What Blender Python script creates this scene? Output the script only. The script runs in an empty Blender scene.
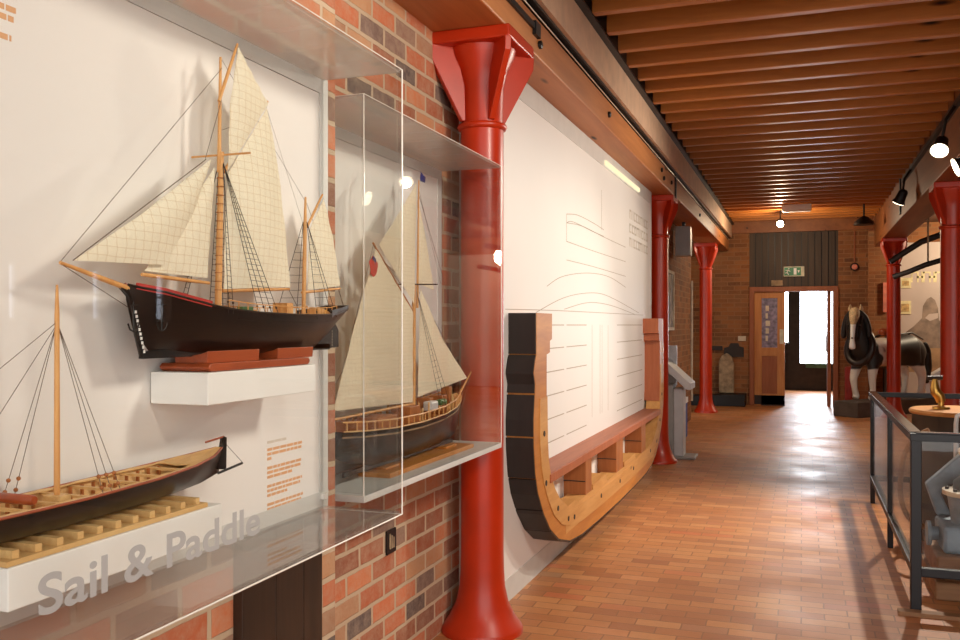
import bpy, bmesh, math, random
from mathutils import Vector, Matrix
random.seed(7)
PI = math.pi
sc = bpy.context.scene
COL = sc.collection

# ------------------------------------------------------------------ camera numbers
F = 900.0
YAW = math.atan(322 / 900)
SA, CA = math.sin(YAW), math.cos(YAW)
EYE = 1.5

def ray(u, v):
    t = (u - 480) / F
    return Vector((-SA + CA * t, CA + SA * t, (325 - v) / F))
def on_x(u, v, X):
    r = ray(u, v); k = X / r.x
    return Vector((X, r.y * k, EYE + r.z * k))
def on_y(u, v, Y):
    r = ray(u, v); k = Y / r.y
    return Vector((r.x * k, Y, EYE + r.z * k))

# ------------------------------------------------------------------ materials
def lin(c):
    return tuple(((x / 255) / 12.92 if x / 255 <= 0.04045 else ((x / 255 + 0.055) / 1.055) ** 2.4) for x in c) + (1.0,)

class NT:
    def __init__(s, name):
        s.m = bpy.data.materials.new(name); s.m.use_nodes = True
        s.t = s.m.node_tree; s.t.nodes.clear()
        s.out = s.n('ShaderNodeOutputMaterial')
    def n(s, typ, **kw):
        nd = s.t.nodes.new(typ)
        for k, v in kw.items():
            if k.startswith('i_'):
                nd.inputs[k[2:].replace('_', ' ')].default_value = v
            else:
                setattr(nd, k, v)
        return nd
    def l(s, a, b): s.t.links.new(a, b)
    def coord(s, axes='xyz', scale=(1, 1, 1)):
        tc = s.n('ShaderNodeTexCoord')
        sp = s.n('ShaderNodeSeparateXYZ'); s.l(tc.outputs['Object'], sp.inputs[0])
        cb = s.n('ShaderNodeCombineXYZ')
        for i, a in enumerate(axes):
            mu = s.n('ShaderNodeMath', operation='MULTIPLY'); mu.inputs[1].default_value = scale[i]
            s.l(sp.outputs['xyz'.index(a)], mu.inputs[0]); s.l(mu.outputs[0], cb.inputs[i])
        return cb.outputs[0]
    def ramp(s, fac, stops, interp='LINEAR'):
        r = s.n('ShaderNodeValToRGB'); e = r.color_ramp.elements; r.color_ramp.interpolation = interp
        while len(e) < len(stops): e.new(0.5)
        for i, (p, c) in enumerate(stops):
            e[i].position = p; e[i].color = c if len(c) == 4 else lin(c)
        s.l(fac, r.inputs[0]); return r.outputs[0]
    def mix(s, fac, a, b, blend='MIX'):
        m = s.n('ShaderNodeMix', data_type='RGBA', blend_type=blend)
        for sock, val in ((m.inputs[0], fac), (m.inputs[6], a), (m.inputs[7], b)):
            if hasattr(val, 'is_linked'): s.l(val, sock)
            else: sock.default_value = val
        return m.outputs[2]
    def bsdf(s, color, rough=0.5, metal=0.0, bump=None, bstr=0.3, bdist=0.01, spec=0.5, coat=0.0):
        b = s.n('ShaderNodeBsdfPrincipled')
        for sock, val in ((b.inputs['Base Color'], color), (b.inputs['Roughness'], rough), (b.inputs['Metallic'], metal)):
            if hasattr(val, 'is_linked'): s.l(val, sock)
            else: sock.default_value = val
        b.inputs['Specular IOR Level'].default_value = spec
        b.inputs['Coat Weight'].default_value = coat
        if bump is not None:
            bp = s.n('ShaderNodeBump'); bp.inputs['Strength'].default_value = bstr; bp.inputs['Distance'].default_value = bdist
            s.l(bump, bp.inputs['Height']); s.l(bp.outputs[0], b.inputs['Normal'])
        s.l(b.outputs[0], s.out.inputs[0]); return b

def plain(name, c, rough=0.5, metal=0.0, var=0.12, scale=8.0, coat=0.0, spec=0.5, bstr=0.0):
    t = NT(name); v = t.coord()
    nz = t.n('ShaderNodeTexNoise', i_Scale=scale, i_Detail=4.0); t.l(v, nz.inputs['Vector'])
    a = lin(tuple(x * (1 - var) for x in c)); b = lin(tuple(min(255, x * (1 + var)) for x in c))
    col = t.ramp(nz.outputs[0], [(0.3, a), (0.7, b)])
    t.bsdf(col, rough, metal, nz.outputs[0] if bstr else None, bstr, 0.004, spec, coat)
    return t.m

def wood(name, c1, c2, axes='yxz', along=1.2, across=14.0, rough=0.5, knots=False, coat=0.0, bstr=0.15):
    """grain runs along the first of the axes"""
    t = NT(name)
    v = t.coord(axes, (along, across, across))
    nz = t.n('ShaderNodeTexNoise', i_Scale=1.0, i_Detail=6.0, i_Roughness=0.65, i_Distortion=0.6); t.l(v, nz.inputs['Vector'])
    nz2 = t.n('ShaderNodeTexNoise', i_Scale=0.35, i_Detail=2.0); t.l(v, nz2.inputs['Vector'])
    col = t.ramp(nz.outputs[0], [(0.3, lin(c1)), (0.68, lin(c2))])
    col = t.mix(0.35, col, t.ramp(nz2.outputs[0], [(0.35, lin(c1)), (0.65, lin(c2))]))
    if knots:
        v2 = t.coord(axes, (1.0, 4.0, 4.0))
        vo = t.n('ShaderNodeTexVoronoi', i_Scale=1.3); t.l(v2, vo.inputs['Vector'])
        k = t.ramp(vo.outputs['Distance'], [(0.05, (1, 1, 1, 1)), (0.12, (0, 0, 0, 1))])
        col = t.mix(k, col, lin(tuple(x * 0.35 for x in c1)))
    t.bsdf(col, rough, 0, nz.outputs[0], bstr, 0.004, 0.4, coat)
    return t.m

def bricks(name, axes, ramp, mortar, bw, bh, msize=0.012, rough=0.85, bstr=0.6, offset=0.5, shift=(0, 0), spec=0.3, dirt=0.3, gloss=None):
    t = NT(name); v = t.coord(axes)
    mp = t.n('ShaderNodeMapping'); mp.inputs['Location'].default_value = (shift[0], shift[1], 0); t.l(v, mp.inputs[0]); v = mp.outputs[0]
    wob = t.n('ShaderNodeTexNoise', i_Scale=14.0, i_Detail=2.0); t.l(v, wob.inputs['Vector'])
    sub = t.n('ShaderNodeVectorMath', operation='MULTIPLY_ADD'); t.l(wob.outputs['Color'], sub.inputs[0])
    sub.inputs[1].default_value = (0.008, 0.008, 0); t.l(v, sub.inputs[2]); vw = sub.outputs[0]
    br = t.n('ShaderNodeTexBrick', offset=offset, i_Scale=1.0, i_Mortar_Size=msize, i_Mortar_Smooth=0.15, i_Bias=0.0,
             i_Brick_Width=bw, i_Row_Height=bh)
    br.inputs['Color1'].default_value = (0, 0, 0, 1); br.inputs['Color2'].default_value = (1, 1, 1, 1); br.inputs['Mortar'].default_value = (0.5, 0.5, 0.5, 1)
    t.l(vw, br.inputs['Vector'])
    col = t.ramp(br.outputs['Color'], ramp)
    nz = t.n('ShaderNodeTexNoise', i_Scale=22.0, i_Detail=5.0, i_Roughness=0.7); t.l(v, nz.inputs['Vector'])
    nb = t.n('ShaderNodeTexNoise', i_Scale=1.7, i_Detail=3.0); t.l(v, nb.inputs['Vector'])
    col = t.mix(t.ramp(nz.outputs[0], [(0.35, (0.0, 0, 0, 1)), (0.75, (dirt * 1.6,) * 3 + (1,))]), col, lin(mortar))
    col = t.mix(t.ramp(nb.outputs[0], [(0.4, (0, 0, 0, 1)), (0.75, (dirt * 1.2,) * 3 + (1,))]), col, lin((70, 50, 42)))
    col = t.mix(br.outputs['Fac'], col, lin(mortar))
    mu = t.n('ShaderNodeMath', operation='MULTIPLY_ADD'); mu.inputs[1].default_value = -1.0
    t.l(br.outputs['Fac'], mu.inputs[0])
    ms = t.n('ShaderNodeMath', operation='MULTIPLY'); ms.inputs[1].default_value = 0.5; t.l(nz.outputs[0], ms.inputs[0]); t.l(ms.outputs[0], mu.inputs[2])
    r = rough
    if gloss: r = t.ramp(nb.outputs[0], [(0.3, (gloss[0],) * 3 + (1,)), (0.7, (gloss[1],) * 3 + (1,))])
    t.bsdf(col, r, 0, mu.outputs[0], bstr, 0.008, spec)
    return t.m

def acrylic(name, tint=(0.97, 0.975, 0.97), f0=0.04, haze=0.0, rough=0.0, f90=1.0):
    t = NT(name)
    g = t.n('ShaderNodeNewGeometry')
    dt = t.n('ShaderNodeVectorMath', operation='DOT_PRODUCT'); t.l(g.outputs['Incoming'], dt.inputs[0]); t.l(g.outputs['Normal'], dt.inputs[1])
    ab = t.n('ShaderNodeMath', operation='ABSOLUTE'); t.l(dt.outputs['Value'], ab.inputs[0])
    om = t.n('ShaderNodeMath', operation='SUBTRACT'); om.inputs[0].default_value = 1.0; t.l(ab.outputs[0], om.inputs[1])
    pw = t.n('ShaderNodeMath', operation='POWER'); pw.inputs[1].default_value = 5.0; t.l(om.outputs[0], pw.inputs[0])
    ma = t.n('ShaderNodeMath', operation='MULTIPLY_ADD'); ma.inputs[1].default_value = f90 - f0; ma.inputs[2].default_value = f0
    t.l(pw.outputs[0], ma.inputs[0])
    tr = t.n('ShaderNodeBsdfTransparent'); tr.inputs[0].default_value = tint + (1,)
    gl = t.n('ShaderNodeBsdfGlossy'); gl.inputs['Roughness'].default_value = rough
    mx = t.n('ShaderNodeMixShader'); t.l(ma.outputs[0], mx.inputs[0]); t.l(tr.outputs[0], mx.inputs[1]); t.l(gl.outputs[0], mx.inputs[2])
    last = mx.outputs[0]
    if haze:
        df = t.n('ShaderNodeBsdfDiffuse'); df.inputs[0].default_value = (0.85, 0.83, 0.8, 1)
        m2 = t.n('ShaderNodeMixShader'); m2.inputs[0].default_value = haze
        tl = t.n('ShaderNodeBsdfTranslucent'); tl.inputs[0].default_value = (0.85, 0.83, 0.8, 1)
        m3 = t.n('ShaderNodeMixShader'); m3.inputs[0].default_value = 0.5; t.l(df.outputs[0], m3.inputs[1]); t.l(tl.outputs[0], m3.inputs[2])
        t.l(last, m2.inputs[1]); t.l(m3.outputs[0], m2.inputs[2]); last = m2.outputs[0]
    t.l(last, t.out.inputs[0])
    return t.m

def emit(name, c, s):
    t = NT(name); e = t.n('ShaderNodeEmission'); e.inputs[0].default_value = lin(c); e.inputs[1].default_value = s
    t.l(e.outputs[0], t.out.inputs[0]); return t.m

def sailcloth(name, c=(240, 226, 196), seam=13.0):
    t = NT(name); v = t.coord()
    nz = t.n('ShaderNodeTexNoise', i_Scale=60.0, i_Detail=4.0, i_Distortion=1.2); t.l(v, nz.inputs['Vector'])
    col = t.ramp(nz.outputs[0], [(0.3, lin(tuple(x * 0.97 for x in c))), (0.7, lin(c))])
    for ax, sc_ in (('y', seam), ('z', seam * 1.3)):
        w = t.n('ShaderNodeTexWave', bands_direction='X', i_Scale=sc_, i_Distortion=0.6, i_Detail=1.0); t.l(t.coord(ax + 'xz' if ax == 'y' else 'zyx'), w.inputs['Vector'])
        k = t.ramp(w.outputs[0], [(0.955, (0, 0, 0, 1)), (0.995, (0.4, 0.4, 0.4, 1))])
        col = t.mix(k, col, lin((216, 190, 146)))
    bp = t.n('ShaderNodeBump'); bp.inputs['Strength'].default_value = 0.35; bp.inputs['Distance'].default_value = 0.004; t.l(nz.outputs[0], bp.inputs['Height'])
    d = t.n('ShaderNodeBsdfDiffuse'); t.l(col, d.inputs[0]); t.l(bp.outputs[0], d.inputs['Normal'])
    tr = t.n('ShaderNodeBsdfTranslucent'); t.l(col, tr.inputs[0])
    mx = t.n('ShaderNodeMixShader'); mx.inputs[0].default_value = 0.16; t.l(d.outputs[0], mx.inputs[1]); t.l(tr.outputs[0], mx.inputs[2])
    t.l(mx.outputs[0], t.out.inputs[0]); return t.m

M = {}
BR = [(0.0, (112, 92, 84)), (0.15, (160, 96, 70)), (0.35, (196, 108, 72)), (0.55, (212, 122, 82)), (0.75, (206, 150, 106)), (0.9, (140, 110, 98)), (1.0, (88, 80, 80))]
M['brick'] = bricks('old_brick', 'yzx', BR, (200, 176, 148), 0.222, 0.089, msize=0.0095, dirt=0.3, bstr=0.9)
M['brick_side'] = bricks('old_brick_facing', 'xzy', BR, (160, 140, 118), 0.25, 0.089)
BR2 = [(0.0, (112, 66, 40)), (0.3, (144, 86, 48)), (0.6, (164, 102, 58)), (1.0, (132, 88, 58))]
M['brick_end'] = bricks('end_brick', 'xzy', BR2, (150, 108, 72), 0.24, 0.08, msize=0.008, dirt=0.4)
M['brick_end_side'] = bricks('end_brick_side', 'yzx', BR2, (150, 112, 78), 0.24, 0.08, msize=0.008, dirt=0.4)
M['paver'] = bricks('floor_paver', 'xyz', [(0, (172, 108, 66)), (0.3, (188, 122, 74)), (0.6, (198, 132, 80)), (0.85, (206, 144, 92)), (0.95, (196, 112, 70)), (1, (172, 128, 92))],
                    (150, 100, 62), 0.225, 0.098, msize=0.004, rough=0.35, bstr=0.25, spec=0.5, dirt=0.12, gloss=(0.36, 0.55))
M['red_iron'] = plain('red_gloss_paint', (184, 46, 10), 0.36, var=0.06, scale=5, coat=0.06, bstr=0.05)
M['joist'] = wood('joist_timber', (150, 84, 32), (196, 122, 54), 'xyz', 1.1, 12, 0.42, True)
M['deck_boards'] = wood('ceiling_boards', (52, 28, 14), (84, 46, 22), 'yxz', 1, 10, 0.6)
M['beam'] = wood('beam_timber', (160, 94, 50), (204, 134, 80), 'yxz', 0.7, 9, 0.5, True)
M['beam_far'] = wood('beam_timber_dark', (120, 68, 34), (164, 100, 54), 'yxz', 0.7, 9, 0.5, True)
M['steel'] = plain('channel_steel', (214, 178, 148), 0.5, 0.0, 0.05)
M['black'] = plain('black_iron', (24, 22, 22), 0.45, 0.2)
M['board'] = plain('cream_board', (240, 235, 230), 0.55, var=0.01, scale=1)
M['frame'] = plain('grey_frame', (212, 210, 205), 0.45, var=0.02)
M['frame_line'] = plain('frame_shadow_gap', (88, 82, 76), 0.6)
M['white'] = plain('white_paint', (245, 243, 238), 0.45, var=0.01)
M['acrylic'] = acrylic('clear_acrylic', (0.98, 0.985, 0.98), 0.025)
M['opal'] = acrylic('frosted_acrylic_top', f0=0.05, haze=0.36)
M['acrylic_sheet'] = acrylic('reflection_haze_sheet', f0=0.06, haze=0.16)  # haze imitates the display board's pale reflection in the case floor
M['glass'] = acrylic('barrier_glass', (0.96, 0.955, 0.94), 0.03, f90=0.45)
M['edge'] = plain('painted_edge_glint', (236, 230, 220), 0.2, var=0.01)  # pale colour stands in for light refracted at the clear edges
M['vinyl'] = plain('grey_vinyl_letters', (172, 171, 170), 0.5, var=0.02)
M['text_orange'] = plain('orange_print', (226, 172, 124), 0.6, var=0.02)
M['text_grey'] = plain('grey_print', (216, 205, 190), 0.6, var=0.02)
M['pencil'] = plain('drawn_line', (176, 160, 142), 0.6, var=0.02)
M['sail'] = sailcloth('model_sailcloth', (255, 246, 222))
M['sail2'] = sailcloth('model_sailcloth_fine', (255, 242, 216), 16.0)
M['spar'] = wood('spar_wood', (204, 140, 76), (232, 178, 112), 'zxy', 6, 60, 0.4)
M['pine'] = wood('pale_pine', (206, 158, 96), (232, 194, 134), 'yxz', 4, 60, 0.5)
M['hull_black'] = plain('black_hull_paint', (22, 18, 17), 0.34, var=0.2, coat=0.1)
M['hull_red'] = plain('red_bulwark_paint', (170, 58, 52), 0.35)
M['hull_deck'] = wood('model_deck', (190, 128, 62), (224, 166, 92), 'yxz', 5, 120, 0.45)
M['mahogany'] = wood('mahogany', (138, 58, 28), (176, 84, 44), 'yxz', 4, 40, 0.35, coat=0.2)
M['rope'] = plain('rigging_thread', (108, 92, 80), 0.9)
M['dark_rope'] = plain('tarred_thread', (52, 44, 40), 0.9)
M['brass'] = plain('brass', (190, 146, 74), 0.3, 0.9)
M['green_paint'] = plain('green_paint', (70, 110, 60), 0.4)
M['flag_red'] = plain('red_flag_cloth', (196, 38, 34), 0.8)
M['flag_blue'] = plain('blue_flag_cloth', (40, 44, 110), 0.8)
M['tar'] = wood('tarred_plank', (26, 21, 20), (46, 38, 34), 'zxy', 1, 10, 0.42)
M['plank_end'] = wood('orange_plank', (178, 106, 42), (214, 144, 66), 'yxz', 2, 20, 0.45)
M['oak'] = wood('pale_oak', (196, 136, 72), (224, 170, 104), 'yxz', 2, 22, 0.5, True)
M['lining'] = wood('red_brown_lining', (162, 88, 54), (192, 112, 72), 'zxy', 2, 22, 0.5)
M['shelf_top'] = wood('red_brown_shelf', (150, 84, 58), (178, 108, 78), 'yxz', 2, 26, 0.5)
M['chock'] = wood('chock_timber', (152, 88, 42), (186, 116, 62), 'zxy', 2, 20, 0.5)
M['dark_post'] = wood('dark_stained_oak', (36, 23, 15), (66, 44, 29), 'zxy', 1.5, 22, 0.5)
M['dark_boards'] = wood('dark_upright_boards', (48, 36, 26), (84, 64, 46), 'zxy', 1.0, 14, 0.6)
M['door_wood'] = wood('varnished_pine', (172, 104, 46), (206, 140, 72), 'zxy', 2, 22, 0.4)
M['door_trim'] = wood('reddish_door_trim', (134, 72, 36), (164, 94, 52), 'zxy', 2, 22, 0.45)
M['lobby_dark'] = plain('dark_lobby_paint', (66, 52, 42), 0.5)
M['grey_metal'] = plain('grey_lectern_metal', (168, 164, 158), 0.45, 0.1, 0.03)
M['pale_metal'] = plain('pale_lectern_metal', (208, 206, 204), 0.45, 0.1, 0.03)
M['blue'] = plain('blue_panel', (44, 74, 150), 0.5)
M['stone'] = plain('grey_stone', (156, 132, 104), 0.9, var=0.2, scale=12, bstr=0.3)
M['dark_iron'] = plain('dark_iron', (48, 36, 30), 0.6, 0.2)
M['exit_green'] = plain('exit_green', (36, 124, 74), 0.4)
M['exit_frame'] = plain('exit_frame', (200, 190, 160), 0.4)
M['plinth'] = plain('plinth_grey', (84, 72, 62), 0.7)
M['navy'] = plain('navy_black_metal', (15, 14, 21), 0.42, 0.0, 0.1)
M['rail_top'] = plain('worn_rail', (44, 34, 32), 0.2, 0.3, 0.1)
M['pump_blue'] = plain('blue_grey_enamel', (120, 136, 150), 0.45, 0.1, 0.15, 10)
M['pump_dark'] = plain('dark_machine_iron', (70, 74, 80), 0.5, 0.3, 0.2, 10)
M['flange'] = plain('pale_flange', (206, 190, 164), 0.4)
M['sleeper'] = wood('timber_block', (122, 86, 58), (166, 124, 88), 'xyz', 2, 16, 0.7)
M['tub'] = wood('dark_tub', (44, 34, 26), (72, 56, 42), 'zxy', 1, 12, 0.45)
M['lid'] = wood('copper_wood_lid', (170, 108, 52), (206, 146, 84), 'xyz', 3, 30, 0.4)
M['horse'] = None
M['mane'] = plain('black_hair', (30, 25, 22), 0.6, var=0.3, scale=40)
M['cream_hair'] = plain('cream_hair', (196, 168, 128), 0.7, var=0.15, scale=40)
M['leather'] = plain('dark_harness_leather', (40, 28, 22), 0.4)
M['muralgrey'] = plain('mural_print', (192, 176, 166), 0.6, var=0.06, scale=0.8)
M['mural_dark'] = plain('mural_dark_print', (134, 116, 102), 0.6, var=0.2, scale=5)
M['mural_mid'] = plain('mural_mid_print', (162, 130, 96), 0.6, var=0.2, scale=3)
M['mural_pale'] = plain('mural_pale_lettering', (220, 208, 160), 0.6)
M['sepia'] = plain('sepia_print', (170, 140, 90), 0.6, var=0.3, scale=14)
M['pic'] = plain('picture_print', (120, 108, 96), 0.5, var=0.5, scale=7)
M['lamp_glow'] = emit('lamp_glow', (255, 226, 170), 60)
M['lamp_glow_soft'] = emit('lamp_glow_soft', (255, 236, 200), 8)
M['daylight'] = emit('bright_daylight', (236, 244, 255), 7)
M['daylight_soft'] = emit('window_daylight', (226, 236, 255), 4)
M['glint_glow'] = emit('glint_glow', (255, 236, 190), 1.1)  # emission for a painted glint, not a lamp
M['alarm'] = plain('alarm_red', (206, 120, 96), 0.4)
M['green_bench'] = plain('green_bench', (90, 128, 96), 0.5)

# ------------------------------------------------------------------ mesh builder
class MB:
    def __init__(s): s.v = []; s.f = []
    def add(s, vs, fs):
        o = len(s.v); s.v += [Vector(p) for p in vs]; s.f += [tuple(i + o for i in f) for f in fs]; return s
    def box(s, a, b):
        x0, y0, z0 = (min(a[i], b[i]) for i in range(3)); x1, y1, z1 = (max(a[i], b[i]) for i in range(3))
        return s.add([(x0, y0, z0), (x1, y0, z0), (x1, y1, z0), (x0, y1, z0), (x0, y0, z1), (x1, y0, z1), (x1, y1, z1), (x0, y1, z1)],
                     [(0, 3, 2, 1), (4, 5, 6, 7), (0, 1, 5, 4), (1, 2, 6, 5), (2, 3, 7, 6), (3, 0, 4, 7)])
    def prism(s, poly, a0, a1, axis='x'):
        """poly in the two other axes (y,z for x; x,z for y; x,y for z)"""
        n = len(poly)
        def mk(p, a): return {'x': (a, p[0], p[1]), 'y': (p[0], a, p[1]), 'z': (p[0], p[1], a)}[axis]
        vs = [mk(p, a0) for p in poly] + [mk(p, a1) for p in poly]
        fs = [tuple(range(n)), tuple(range(2 * n - 1, n - 1, -1))] + [(i, i + n, (i + 1) % n + n, (i + 1) % n) for i in range(n)]
        return s.add(vs, fs)
    def strip(s, A, B, a0, a1):
        """solid between two profiles A and B of equal length (y,z), from x=a0 to a1"""
        for i in range(len(A) - 1):
            s.prism([A[i], A[i + 1], B[i + 1], B[i]], a0, a1, 'x')
        return s
    def tube(s, pts, r, n=8, caps=True):
        pts = [Vector(p) for p in pts]; m = len(pts)
        rs = r if isinstance(r, (list, tuple)) else [r] * m
        vs = []; prev = None
        for i, p in enumerate(pts):
            t = (pts[min(i + 1, m - 1)] - pts[max(i - 1, 0)])
            t = t.normalized() if t.length > 1e-9 else Vector((0, 0, 1))
            if prev is None:
                a = Vector((0, 0, 1)) if abs(t.z) < 0.9 else Vector((1, 0, 0))
                u = t.cross(a).normalized()
            else:
                u = (prev - t * prev.dot(t)); u = u.normalized() if u.length > 1e-6 else t.orthogonal().normalized()
            prev = u; w = t.cross(u)
            for k in range(n):
                an = 2 * PI * k / n
                vs.append(p + (u * math.cos(an) + w * math.sin(an)) * rs[i])
        fs = [(i * n + k, i * n + (k + 1) % n, (i + 1) * n + (k + 1) % n, (i + 1) * n + k) for i in range(m - 1) for k in range(n)]
        if caps: fs += [tuple(range(n - 1, -1, -1)), tuple(range((m - 1) * n, m * n))]
        return s.add(vs, fs)
    def lathe(s, prof, c, n=32, axis='z'):
        vs = []; fs = []
        for r, h in prof:
            for k in range(n):
                a = 2 * PI * k / n; x, y = r * math.cos(a), r * math.sin(a)
                vs.append({'z': (c[0] + x, c[1] + y, c[2] + h), 'y': (c[0] + x, c[1] + h, c[2] + y), 'x': (c[0] + h, c[1] + x, c[2] + y)}[axis])
        m = len(prof)
        for i in range(m - 1):
            for k in range(n): fs.append((i * n + k, i * n + (k + 1) % n, (i + 1) * n + (k + 1) % n, (i + 1) * n + k))
        fs += [tuple(range(n - 1, -1, -1)), tuple(range((m - 1) * n, m * n))]
        return s.add(vs, fs)
    def ball(s, c, r, n=12, sx=1, sy=1, sz=1):
        m = n // 2; vs = []; fs = []
        for i in range(m + 1):
            th = PI * i / m
            for k in range(n):
                a = 2 * PI * k / n
                vs.append((c[0] + r * sx * math.sin(th) * math.cos(a), c[1] + r * sy * math.sin(th) * math.sin(a), c[2] + r * sz * math.cos(th)))
        for i in range(m):
            for k in range(n): fs.append((i * n + k, (i + 1) * n + k, (i + 1) * n + (k + 1) % n, i * n + (k + 1) % n))
        return s.add(vs, fs)
    def sheet(s, A, B, n=10, m=10, bulge=0.0, axis=0, th=0.0012):
        """cloth between polylines A and B (luff and leech), billowing along an axis"""
        def samp(P, k):
            P = [Vector(p) for p in P]; L = [0]
            for i in range(1, len(P)): L.append(L[-1] + (P[i] - P[i - 1]).length)
            if L[-1] == 0: return P[0]
            d = k * L[-1]
            for i in range(1, len(P)):
                if d <= L[i] + 1e-9:
                    w = (d - L[i - 1]) / max(1e-9, L[i] - L[i - 1]); return P[i - 1].lerp(P[i], w)
            return P[-1]
        for side in (0, 1):
            vs = []
            for i in range(n + 1):
                a, b = samp(A, i / n), samp(B, i / n)
                for j in range(m + 1):
                    p = a.lerp(b, j / m)
                    p[axis] += bulge * math.sin(PI * i / n) ** 0.7 * math.sin(PI * j / m) ** 0.8 + 0.0012 * math.sin(i * 1.7 + j * 2.3)
                    p[axis] += th * (side - 0.5)
                    vs.append(p)
            fs = [(i * (m + 1) + j, i * (m + 1) + j + 1, (i + 1) * (m + 1) + j + 1, (i + 1) * (m + 1) + j) for i in range(n) for j in range(m)]
            if side: fs = [tuple(reversed(f)) for f in fs]
            s.add(vs, fs)
        o = len(s.v) - 2 * (n + 1) * (m + 1); q = (n + 1) * (m + 1)
        rim = [j for j in range(m + 1)] + [i * (m + 1) + m for i in range(1, n + 1)] + [n * (m + 1) + j for j in range(m - 1, -1, -1)] + [i * (m + 1) for i in range(n - 1, 0, -1)]
        for a, b in zip(rim, rim[1:] + rim[:1]): s.f.append((o + a, o + a + q, o + b + q, o + b))
        return s
    def build(s, name, mat, parent=None, smooth=False, bevel=0.0, merge=True):
        me = bpy.data.meshes.new(name)
        off = parent['_at'] if parent is not None else (0, 0, 0)
        off = Vector(off)
        if parent is None:
            lo = Vector([min(p[i] for p in s.v) for i in range(3)]); hi = Vector([max(p[i] for p in s.v) for i in range(3)])
            off = Vector(((lo.x + hi.x) / 2, (lo.y + hi.y) / 2, lo.z))
        me.from_pydata([p - off for p in s.v], [], s.f)
        bm = bmesh.new(); bm.from_mesh(me)
        if merge: bmesh.ops.remove_doubles(bm, verts=bm.verts, dist=1e-5)
        bmesh.ops.recalc_face_normals(bm, faces=bm.faces)
        bm.to_mesh(me); bm.free()
        if smooth:
            for p in me.polygons: p.use_smooth = True
        me.materials.append(mat)
        o = bpy.data.objects.new(name, me); COL.objects.link(o)
        if parent is not None:
            o.parent = parent; o['_at'] = tuple(off)
        else:
            o.location = off; o['_at'] = tuple(off)
        if bevel:
            b = o.modifiers.new('bevel', 'BEVEL'); b.width = bevel; b.segments = 2; b.limit_method = 'ANGLE'; b.angle_limit = 0.7
        if smooth and not bevel:
            e = o.modifiers.new('split', 'EDGE_SPLIT'); e.split_angle = 0.9
        return o

# origin of world-anchored materials: bricks must run on in world space, so the setting keeps its origin at zero
def struct(name, mb, mat, parent=None, smooth=False, bevel=0.0):
    o = mb.build(name, mat, parent or WORLD0, smooth, bevel)
    if parent is None:
        o.parent = None; o['kind'] = 'structure'
    return o
class _W(dict): pass
WORLD0 = bpy.data.objects.new('origin_marker', None); WORLD0['_at'] = (0.0, 0.0, 0.0)

def thing(name, loc, label, cat, group=None, kind=None):
    o = bpy.data.objects.new(name, None); COL.objects.link(o); o.location = loc; o['_at'] = tuple(loc)
    o.empty_display_size = 0.1
    if kind: o['kind'] = kind
    if label: o['label'] = label; o['category'] = cat
    if group: o['group'] = group
    return o
def tag(o, label, cat, group=None):
    o['label'] = label; o['category'] = cat
    if group: o['group'] = group
    return o
def copy_thing(root, loc, label, group=None):
    r = root.copy(); COL.objects.link(r); r.location = loc; r['label'] = label; r['_at'] = tuple(loc)
    if group: r['group'] = group
    for ch in list(root.children):
        c = ch.copy(); COL.objects.link(c); c.parent = r
        for g in list(ch.children):
            d = g.copy(); COL.objects.link(d); d.parent = c
    return r
def text_mesh(body, size, bold=0.0, depth=0.001):
    cu = bpy.data.curves.new('lettering', 'FONT'); cu.body = body; cu.size = size; cu.offset = bold; cu.extrude = depth
    o = bpy.data.objects.new('lettering', cu); COL.objects.link(o)
    bpy.context.view_layer.update()
    dg = bpy.context.evaluated_depsgraph_get()
    me = bpy.data.meshes.new_from_object(o.evaluated_get(dg))
    vs = [v.co.copy() for v in me.vertices]; fs = [tuple(p.vertices) for p in me.polygons]
    bpy.data.objects.remove(o); bpy.data.curves.remove(cu); bpy.data.meshes.remove(me)
    return vs, fs
def text_on_x(mb, body, X, y0, z0, height, width=None, bold=0.0):
    vs, fs = text_mesh(body, 1.0, bold, 0.004)
    w = max(v.x for v in vs) - min(v.x for v in vs); x0 = min(v.x for v in vs)
    k = height / 0.73; kx = (width / w) if width else k
    mb.add([(X + v.z * k * 0.3, y0 + (v.x - x0) * kx, z0 + v.y * k) for v in vs], fs)
def text_on_y(mb, body, Y, x0_, z0, height, width=None, bold=0.0):
    vs, fs = text_mesh(body, 1.0, bold, 0.004)
    w = max(v.x for v in vs) - min(v.x for v in vs); x0 = min(v.x for v in vs)
    k = height / 0.73; kx = (width / w) if width else k
    mb.add([(x0_ + (v.x - x0) * kx, Y - v.z * k * 0.3, z0 + v.y * k) for v in vs], fs)

# ================================================================== THE SETTING
struct('floor', MB().box((-3.2, -1.5, -0.1), (7.0, 24, 0)), M['paver'])
ceil = thing('ceiling', (0, 8, 3.4), None, None, kind='structure')
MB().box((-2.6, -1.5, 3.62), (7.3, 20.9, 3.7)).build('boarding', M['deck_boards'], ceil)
y = -0.42
proto = None
while y < 17.3:
    if proto is None:
        proto = MB().box((-1.2, 8.0 - 0.035, 3.40), (1.22, 8.0 + 0.035, 3.62)).build('joist', M['joist'], ceil, bevel=0.006)
        proto.location = (0, y - 8.0, 0)
    else:
        c = proto.copy(); COL.objects.link(c); c.parent = ceil
        c.location = (random.uniform(-0.012, 0.012), y - 8.0, random.uniform(-0.006, 0.006))
    y += 0.39
# brick walls on the left: the nearer face stands forward of the recess
struct('wall_left', MB().box((-1.9, -1.0, 0), (-1.39, 2.525, 2.9)).box((-1.95, 2.5, 0), (-1.66, 4.75, 2.9)), M['brick'])
struct('wall_left_rear', MB().box((-1.95, 9.4, 0), (-1.66, 14.6, 2.9)), M['brick_end_side'])
struct('trim_1', MB().box((-1.72, 4.32, 0), (-1.505, 9.6, 2.9)), M['frame'])
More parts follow.
